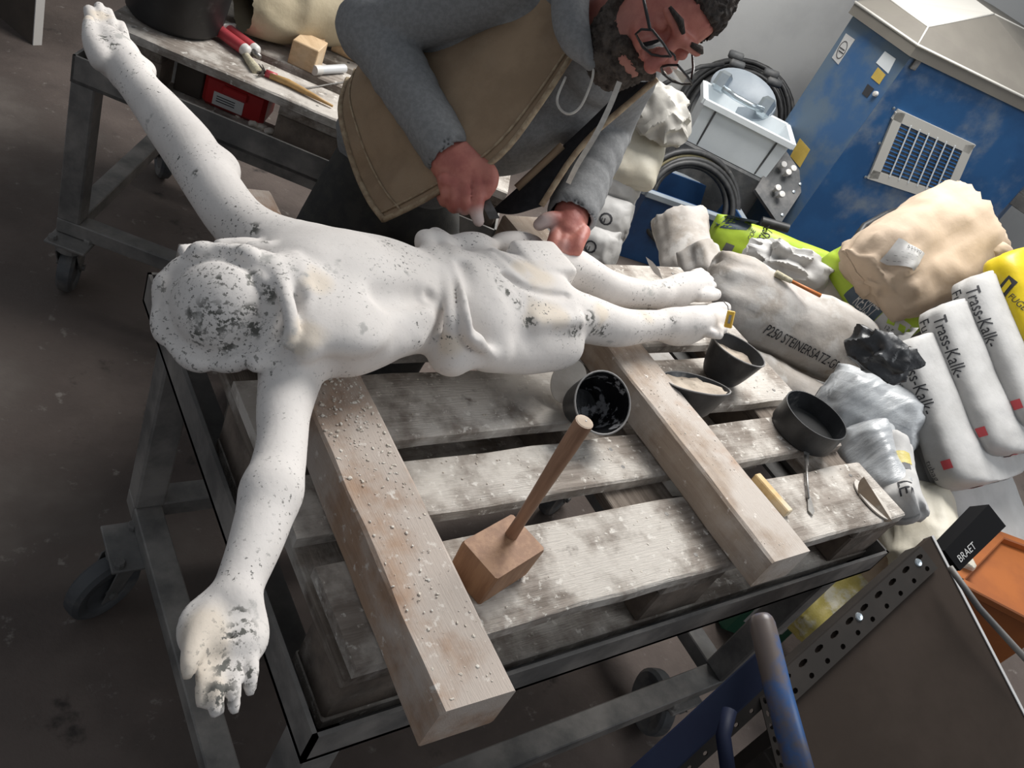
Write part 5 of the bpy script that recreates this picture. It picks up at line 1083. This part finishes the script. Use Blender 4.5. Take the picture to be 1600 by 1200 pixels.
def back_things():
    # concrete step to the right of the cabinet
    c = D(1640, 420, 3.9); tag(obj('concrete_block', MB().box((c[0] + .14, c[1] - .16, .33), RF.u, RF.v, (0, 0, 1), .33, .20, .33, .015), CONC), 'rough grey concrete block right of the blue cabinet', 'block')
    c = D(1590, 300, 4.1); t = thing('steel_beam', 'grey steel channel leaning on the concrete block at the far right', 'beam', (c[0] + .1, c[1], .66)); obj('channel', MB().bar(D(1566, 285, 4.0), D(1640, 335, 4.0), .04, .02, (0, 0, 1), .004), STEEL, t); obj('web', MB().bar(D(1568, 298, 3.97), D(1640, 348, 3.97), .012, .03, (0, 0, 1), .002), STEEL, t)
    # blue tub with hoses
    TF = Frame((2.226, 1.87, 0), RYAW); t = thing('blue_tub', 'blue plastic tub holding coiled black hoses beyond the sacks', 'tub', TF.pt(.3, .19, 0)); W_, H_, Dp = .50, .35, .28
    def ringz(z, o): return [TF.pt(-o, -o, z), TF.pt(W_ + o, -o, z), TF.pt(W_ + o, Dp + o, z), TF.pt(-o, Dp + o, z)]
    V = ringz(0.001, -.03) + ringz(H_, 0) + ringz(H_, -.012) + ringz(.012, -.04); Fq = [(3, 2, 1, 0)] + [(i * 4 + j, i * 4 + (j + 1) % 4, (i + 1) * 4 + (j + 1) % 4, (i + 1) * 4 + j) for i in range(3) for j in range(4)] + [(12, 13, 14, 15)]
    finish('tub_body', V, Fq, BLUET, t)
    mb = MB(); q = ringz(H_ - .012, .012)
    for i in range(4): mb.bar(q[i], q[(i + 1) % 4], .016, .014, (0, 0, 1), .003)
    obj('tub_rim', mb, GREYR, t)
    q = random.Random(6); hc = thing('hose_coil', 'coil of black and yellowish hoses standing in the blue tub', 'hose', TF.pt(.3, .19, .02))
    for i in range(9):
        r = .245 - .014 * (i % 5) + q.uniform(-.006, .006); off = q.uniform(-.05, .05); tl = q.uniform(-.12, .12); c = TF.pt(.27 + q.uniform(-.02, .02), .10 + off * .6, .31)
        pts = [c + TF.u * r * math.cos(a) + (np.array([0, 0, .72 + tl * .4]) + TF.v * .45) * r * math.sin(a) for a in np.linspace(0, 2 * math.pi, 41)]
        obj('hose_loop', MB().tube(pts, .0135 if i % 3 else .010, 9, cap=False), HOSEY if i in (2, 6) else HOSE, hc, True)
    a, b = D(1190, 345, 3.35), D(1232, 357, 3.35); tag(obj('hose_end', MB().tube([a, b], .018, 12), HOSE, None, 50), 'cut grey hose end poking out behind the lime green bag', 'hose')
    # grey machine box with crate on top
    bl, br = P(1068, 218, z=.49), P(1198, 284, z=.49); e = unit(br - bl); f = np.array([-e[1], e[0], 0]); wid = np.linalg.norm(br - bl); Lw = wid / 2; mid = (bl + br) / 2
    tag(obj('machine_box', MB().box(mid + f * .145 + (0, 0, -.246), e, f, (0, 0, 1), Lw + .01, .145, .243, .01), DGREY), 'dark grey metal box under the light grey crate', 'box')
    t = thing('grey_crate', 'light grey plastic stacking crate standing above the blue tub', 'crate', mid + f * .15); H = .20; o = mid
    P3 = lambda a, b, z: o + e * a + f * b + np.array([0, 0, z])
    Vc = [P3(-Lw + .012, .012, 0), P3(Lw - .012, .012, 0), P3(Lw - .012, .25, 0), P3(-Lw + .012, .25, 0), P3(-Lw, 0, H), P3(Lw, 0, H), P3(Lw, .262, H), P3(-Lw, .262, H)]
    Vi = [p + np.array([0, 0, .006]) for p in Vc[:4]]; Vi = [P3(-Lw + .02, .02, .006), P3(Lw - .02, .02, .006), P3(Lw - .02, .242, .006), P3(-Lw + .02, .242, .006), P3(-Lw + .008, .008, H), P3(Lw - .008, .008, H), P3(Lw - .008, .254, H), P3(-Lw + .008, .254, H)]
    Fc = [(3, 2, 1, 0)] + [(j, (j + 1) % 4, 4 + (j + 1) % 4, 4 + j) for j in range(4)] + [(4 + j, 4 + (j + 1) % 4, 12 + (j + 1) % 4, 12 + j) for j in range(4)] + [(8 + j, 12 + j, 12 + (j + 1) % 4, 8 + (j + 1) % 4) for j in range(4)] + [(8, 9, 10, 11)]
    finish('crate_body', Vc + Vi, Fc, GREYC, t)
    mb = MB()
    for a, b in ((P3(-Lw - .008, -.008, H - .012), P3(Lw + .008, -.008, H - .012)), (P3(-Lw - .008, .27, H - .012), P3(Lw + .008, .27, H - .012)), (P3(-Lw - .008, -.008, H - .012), P3(-Lw - .008, .27, H - .012)), (P3(Lw + .008, -.008, H - .012), P3(Lw + .008, .27, H - .012))): mb.bar(a, b, .010, .014, (0, 0, 1), .002)
    obj('crate_rim', mb, GREYC, t)
    for a in (-Lw + .065, Lw - .065): obj('rib', MB().bar(P3(a, .012, .004), P3(a * 1.03, -.004, H - .03), .0022, .004, (0, -1, 0)), DGREY, t)
    # cable reel behind the crate
    t = thing('cable_reel', 'metal cable reel with black cable and rubber feet behind the grey crate', 'reel', D(1140, 200, 4.22)); w = unit(CAM - D(1140, 180, 4.2)); w = unit(w + np.array([-.2, 0, .25])); a1 = unit(np.cross((0, 0, 1), w)); a2 = np.cross(w, a1); cc = D(1146, 186, 4.42); q = random.Random(2)
    for i in range(11):
        r = .292 - .013 * (i % 5) + q.uniform(-.008, .008); zz = -.05 + .022 * (i // 3) + q.uniform(-.005, .005)
        obj('cable_turn', MB().tube([cc + w * zz + a1 * (r * math.cos(a) - .01 * (i % 3)) + a2 * r * 1.02 * math.sin(a) for a in np.linspace(0, 2 * math.pi, 37)], .0125, 8, cap=False), HOSE, t, True)
    obj('drum', MB().lathe([(0, .05), (.12, .048), (.165, .03), (.17, 0), (.16, -.06), (0, -.06)], D(1160, 150, 3.95), unit(w + (0, 0, .25)), 36, (1, .62), a1), GREYR, t, 40)
    hb = [D(1130, 138, 3.83), D(1150, 152, 3.81), D(1172, 164, 3.81), D(1192, 172, 3.83)]; obj('carry_bar', MB().tube(hb, .015, 12), CHROME, t, True)
    for p in ((1129, 128), (1196, 168)): obj('end_bracket', MB().box(D(p[0], p[1], 3.85), a1, a2, w, .035, .045, .035, .016), CHROME, t)
    for p, s in (((1150, 87), 1), ((1152, 101), 1), ((1205, 115), 1), ((1210, 129), 1)):
        cpt = D(p[0], p[1], 4.05); dd = unit(D(p[0] + 20, p[1] + 7, 4.05) - cpt); obj('rubber_foot', MB().tube([cpt - dd * .036, cpt - dd * .03, cpt + dd * .03, cpt + dd * .036], [.014, .02, .02, .014], 10), DGREY, t, 50)
    for p, r_ in (((1148, 95), (1158, 118)), ((1206, 122), (1200, 140))): obj('foot_stem', MB().tube([D(*p, 4.06), D(*r_, 4.1)], .008, 8), CHROME, t, True)
    tag(obj('loose_cable', MB().tube([D(1036, 132, 3.9), D(1062, 118, 3.95), D(1095, 104, 4.0), D(1130, 100, 4.05)], .011, 8), HOSE, None, True), 'thick black cable running from the reel behind the face', 'cable')
    # valve panel
    t = thing('valve_panel', 'grey metal panel with small white valves before the blue cabinet', 'panel', D(1225, 300, 3.85)); cs = [D(1222, 226, 3.86), D(1262, 285, 3.86), D(1218, 352, 3.8), D(1180, 296, 3.8)]; nn = unit(np.cross(cs[1] - cs[0], cs[3] - cs[0])); nn = nn if nn @ (CAM - cs[0]) > 0 else -nn
    obj('plate', MB().prism(cs, -nn, .02), DGREY, t)
    for p in ((1218, 262), (1225, 274), (1233, 268), (1209, 298), (1215, 308)):
        c = onplane(p[0], p[1], cs[0], nn); obj('valve', MB().lathe([(0, .045), (.014, .043), (.016, .03), (.007, .026), (.007, 0), (0, 0)], c, nn, 10), WHITEP, t, 40)
    for p in ((1240, 300), (1250, 288), (1222, 336)): obj('bolt', MB().lathe([(0, .006), (.007, .005), (.008, 0)], onplane(p[0], p[1], cs[0], nn), nn, 8), CHROME, t)
    a = [D(1325, 392, 3.0), D(1345, 360, 3.05), D(1378, 342, 3.1), D(1400, 335, 3.15)]
    for k in range(2): tag(obj('floor_hose', MB().tube([p + (0, 0, .02 * k) for p in a], .012, 8), HOSE, None, True), ('upper' if k else 'lower') + ' black hose curving up behind the brown kraft bag', 'hose', 'hoses behind the kraft bag')
back_things()

# ------------------------------------------------------------------ trolley in the foreground at the right
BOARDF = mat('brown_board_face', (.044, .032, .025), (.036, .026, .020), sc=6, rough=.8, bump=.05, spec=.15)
BLUEW = mat('worn_blue_paint', (.025, .095, .27), (.02, .08, .23), sc=8, rough=.4, dust=(.12, .095, .085), dsc=6, dlo=.42, dhi=.54)
NAVY = mat('navy_steel', (.006, .010, .030), (.008, .014, .036), sc=8, rough=.6, spec=.2)
PERF = mat('brown_steel_angle', (.034, .028, .024), (.026, .022, .019), sc=12, rough=.7, spec=.2)
OBOX = mat('orange_bin', (.36, .105, .018), (.30, .085, .016), sc=7, rough=.55, dust=(.36, .20, .10), dsc=9, dlo=.66, dhi=.8)
def perforated(name, a, b, wdir, width, m, parent, holes, th=.003):    # flat bar with real holes
    a, b, wdir = np.asarray(a), np.asarray(b), unit(wdir); d = unit(b - a); n = np.cross(d, wdir); L = np.linalg.norm(b - a); bm = bmesh.new()
    n_u = 12
    # built as a strip cut into cells; each hole cell is an octagonal ring
    V = []; F = []
    def add(p): V.append(p); return len(V) - 1
    cells = np.linspace(0, L, holes + 1); rows = [-width / 2, 0, width / 2]; mb = MB()
    for i in range(holes):
        for j in range(2):
            x0, x1, y0, y1 = cells[i], cells[i + 1], rows[j], rows[j + 1]; cx, cy = (x0 + x1) / 2, (y0 + y1) / 2; rx, ry = ((x1 - x0) * .26, (y1 - y0) * .20) if j == 0 else ((x1 - x0) * .13, (y1 - y0) * .20)
            outer = [(x0, y0), (cx, y0), (x1, y0), (x1, cy), (x1, y1), (cx, y1), (x0, y1), (x0, cy)]; inner = [(cx + rx * math.cos(math.radians(225 + 45 * k)), cy + ry * math.sin(math.radians(225 + 45 * k))) for k in range(8)]
            P4 = lambda p, z: a + d * p[0] + wdir * p[1] + n * z
            top = [P4(p, 0) for p in outer] + [P4(p, 0) for p in inner]; bot = [P4(p, -th) for p in outer] + [P4(p, -th) for p in inner]
            f = []
            for k in range(8):
                k2 = (k + 1) % 8; f += [(k, k2, 8 + k2, 8 + k), (16 + k2, 16 + k, 24 + k, 24 + k2), (8 + k, 8 + k2, 24 + k2, 24 + k)]
            mb.add(top + bot, f)
    for s in (-1, 1): mb.add([a + wdir * s * width / 2, b + wdir * s * width / 2, b + wdir * s * width / 2 - n * th, a + wdir * s * width / 2 - n * th], [(0, 1, 2, 3)])
    bm.free(); return obj(name, mb, m, parent, fix=False)
BLACKM = mat('matt_black_case', (.010, .010, .011), rough=.85, spec=.1)
def trolley():
    Pa, Pb, Pc = D(1205, 1062, 1.29), D(1455, 838, 1.50), D(1606, 1130, 1.40); e1 = unit(Pb - Pa); nn = unit(np.cross(Pb - Pa, Pc - Pb)); nn = nn if nn @ (CAM - Pb) > 0 else -nn
    t = thing('shelf_trolley', 'trolley with brown board, perforated angle and blue tube handle at lower right', 'trolley', (Pb[0] - .1, Pb[1] - .15, 0))
    Pe = Pb + (Pc - Pb) * 1.5; Pf = Pa + (Pc - Pb) * 1.5 - e1 * .1; th = .018
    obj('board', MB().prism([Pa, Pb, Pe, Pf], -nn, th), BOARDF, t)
    ee = unit(Pe - Pb); obj('white_edge', MB().bar(Pb - nn * th / 2 + e1 * .002, Pe - nn * th / 2 + e1 * .002, .0025, th / 2 + .002, nn), LABELW, t)
    inw = unit(Pc - Pb); inw = unit(inw - e1 * (inw @ e1)); A_ = Pa + inw * .022 + nn * .004; B_ = Pb - e1 * .040 + inw * .022 + nn * .004; s = 1 if np.cross(e1, inw) @ nn > 0 else -1
    pa = perforated('perforated_angle', A_, B_, inw * s if False else inw, .044, PERF, t, 10); obj('angle_flange', MB().prism([A_ - inw * .022, B_ - inw * .022, B_ - inw * .022 - nn * .035, A_ - inw * .022 - nn * .035], -inw, .003), PERF, t)
    for f in (.93, .50): obj('bolt', MB().lathe([(0, .006), (.006, .005), (.008, .002), (.009, 0)], A_ * (1 - f) + B_ * f + inw * -.006, nn, 12), CHROME, t, 40)
    # blue tube handle and navy frame
    h0, h1, h2 = D(1188, 962, 1.16), D(1216, 1080, 1.10), D(1262, 1250, 1.02)
    hd = obj('tube_handle', MB().tube([h0 - (h1 - h0) * .02, h0, h0 + (h1 - h0) * .05, h0 + (h1 - h0) * .12, h0 * .6 + h1 * .4, h1, h2], [.006, .0125, .0160, .0176, .0180, .0180, .0180], 18), BLUEW, t, True); hd['label'] = 'worn blue tube handle'
    obj('navy_bar', MB().bar(D(1206, 1030, 1.165), D(985, 1235, 1.10), .020, .005, unit(CAM - D(1100, 1130, 1.1)), .002), NAVY, t)
    obj('navy_tube', MB().tube([D(1140, 1110, 1.10), D(1130, 1150, 1.08), D(1142, 1240, 1.04)], .010, 10), NAVY, t, True)
    perforated('perforated_strip', D(1205, 1072, 1.175), D(1010, 1250, 1.13), unit(RR[1] * .8 + RR[0] * .6), .030, PERF, t, 8); perforated('perforated_strip', D(1200, 1085, 1.172), D(1242, 1250, 1.12), RR[0], .026, PERF, t, 8)
    for p in ((Pf * .5 + Pe * .5) - nn * .03, Pb * .8 + Pe * .2 - nn * .03, Pa * .8 + Pf * .2 - nn * .03): obj('support_post', MB().bx(p[0] - .015, p[0] + .015, p[1] - .015, p[1] + .015, .002, p[2] - .01, .002), PERF, t)
    # behind the board: black case, orange bin, grey rod
    c0, c1, c2, c3 = D(1476, 860, 1.70), D(1545, 788, 1.76), D(1572, 822, 1.76), D(1500, 892, 1.70); n2 = unit(np.cross(c1 - c0, c3 - c0)); n2 = n2 if n2 @ (CAM - c0) > 0 else -n2
    t = thing('black_case', 'flat black case with white letters leaning by the orange bin', 'case', (c0 + c2) / 2 * np.array([1, 1, 0]) + (0, 0, min(c0[2], c3[2]) - .1)); bo = obj('case_body', MB().prism([c0, c1, c2, c3], -n2, .05), BLACKM, t)
    print_text(None, t, 'BRAET', c3 * .78 + c0 * .22 + n2 * .0012 + unit(c2 - c3) * .012, unit(c2 - c3), unit(c0 - c3), .022, LABELW, .055)
    zb = .60; q = [P(x, y, z=zb) for x, y in ((1492, 908), (1560, 838), (1700, 890), (1640, 985))]; c = sum(q) / 4; t = thing('orange_bin', 'large orange plastic bin behind the brown board', 'bin', (c[0], c[1], 0))
    lo = [c * (1, 1, 0) + (p - c) * (1, 1, 0) * .88 + (0, 0, .002) for p in q]; li = [p + (0, 0, -.012) for p in q]
    obj('bin_wall', MB().add(lo + q, [(3, 2, 1, 0), (0, 1, 5, 4), (1, 2, 6, 5), (2, 3, 7, 6), (3, 0, 4, 7)]), OBOX, t); obj('lid', MB().prism([c + (p - c) * .97 - (0, 0, .02) for p in q], (0, 0, 1), .012), OBOX, t)
    mb = MB()
    for i in range(4): mb.bar(q[i], q[(i + 1) % 4], .012, .010, (0, 0, 1), .003)
    obj('bin_rim', mb, OBOX, t)
    tag(obj('grey_rod', MB().tube([D(1484, 886, 1.44), D(1530, 950, 1.42), D(1612, 1040, 1.40)], .0055, 10), STEEL, None, True), 'grey steel rod resting along the edge of the brown board', 'rod')
trolley()
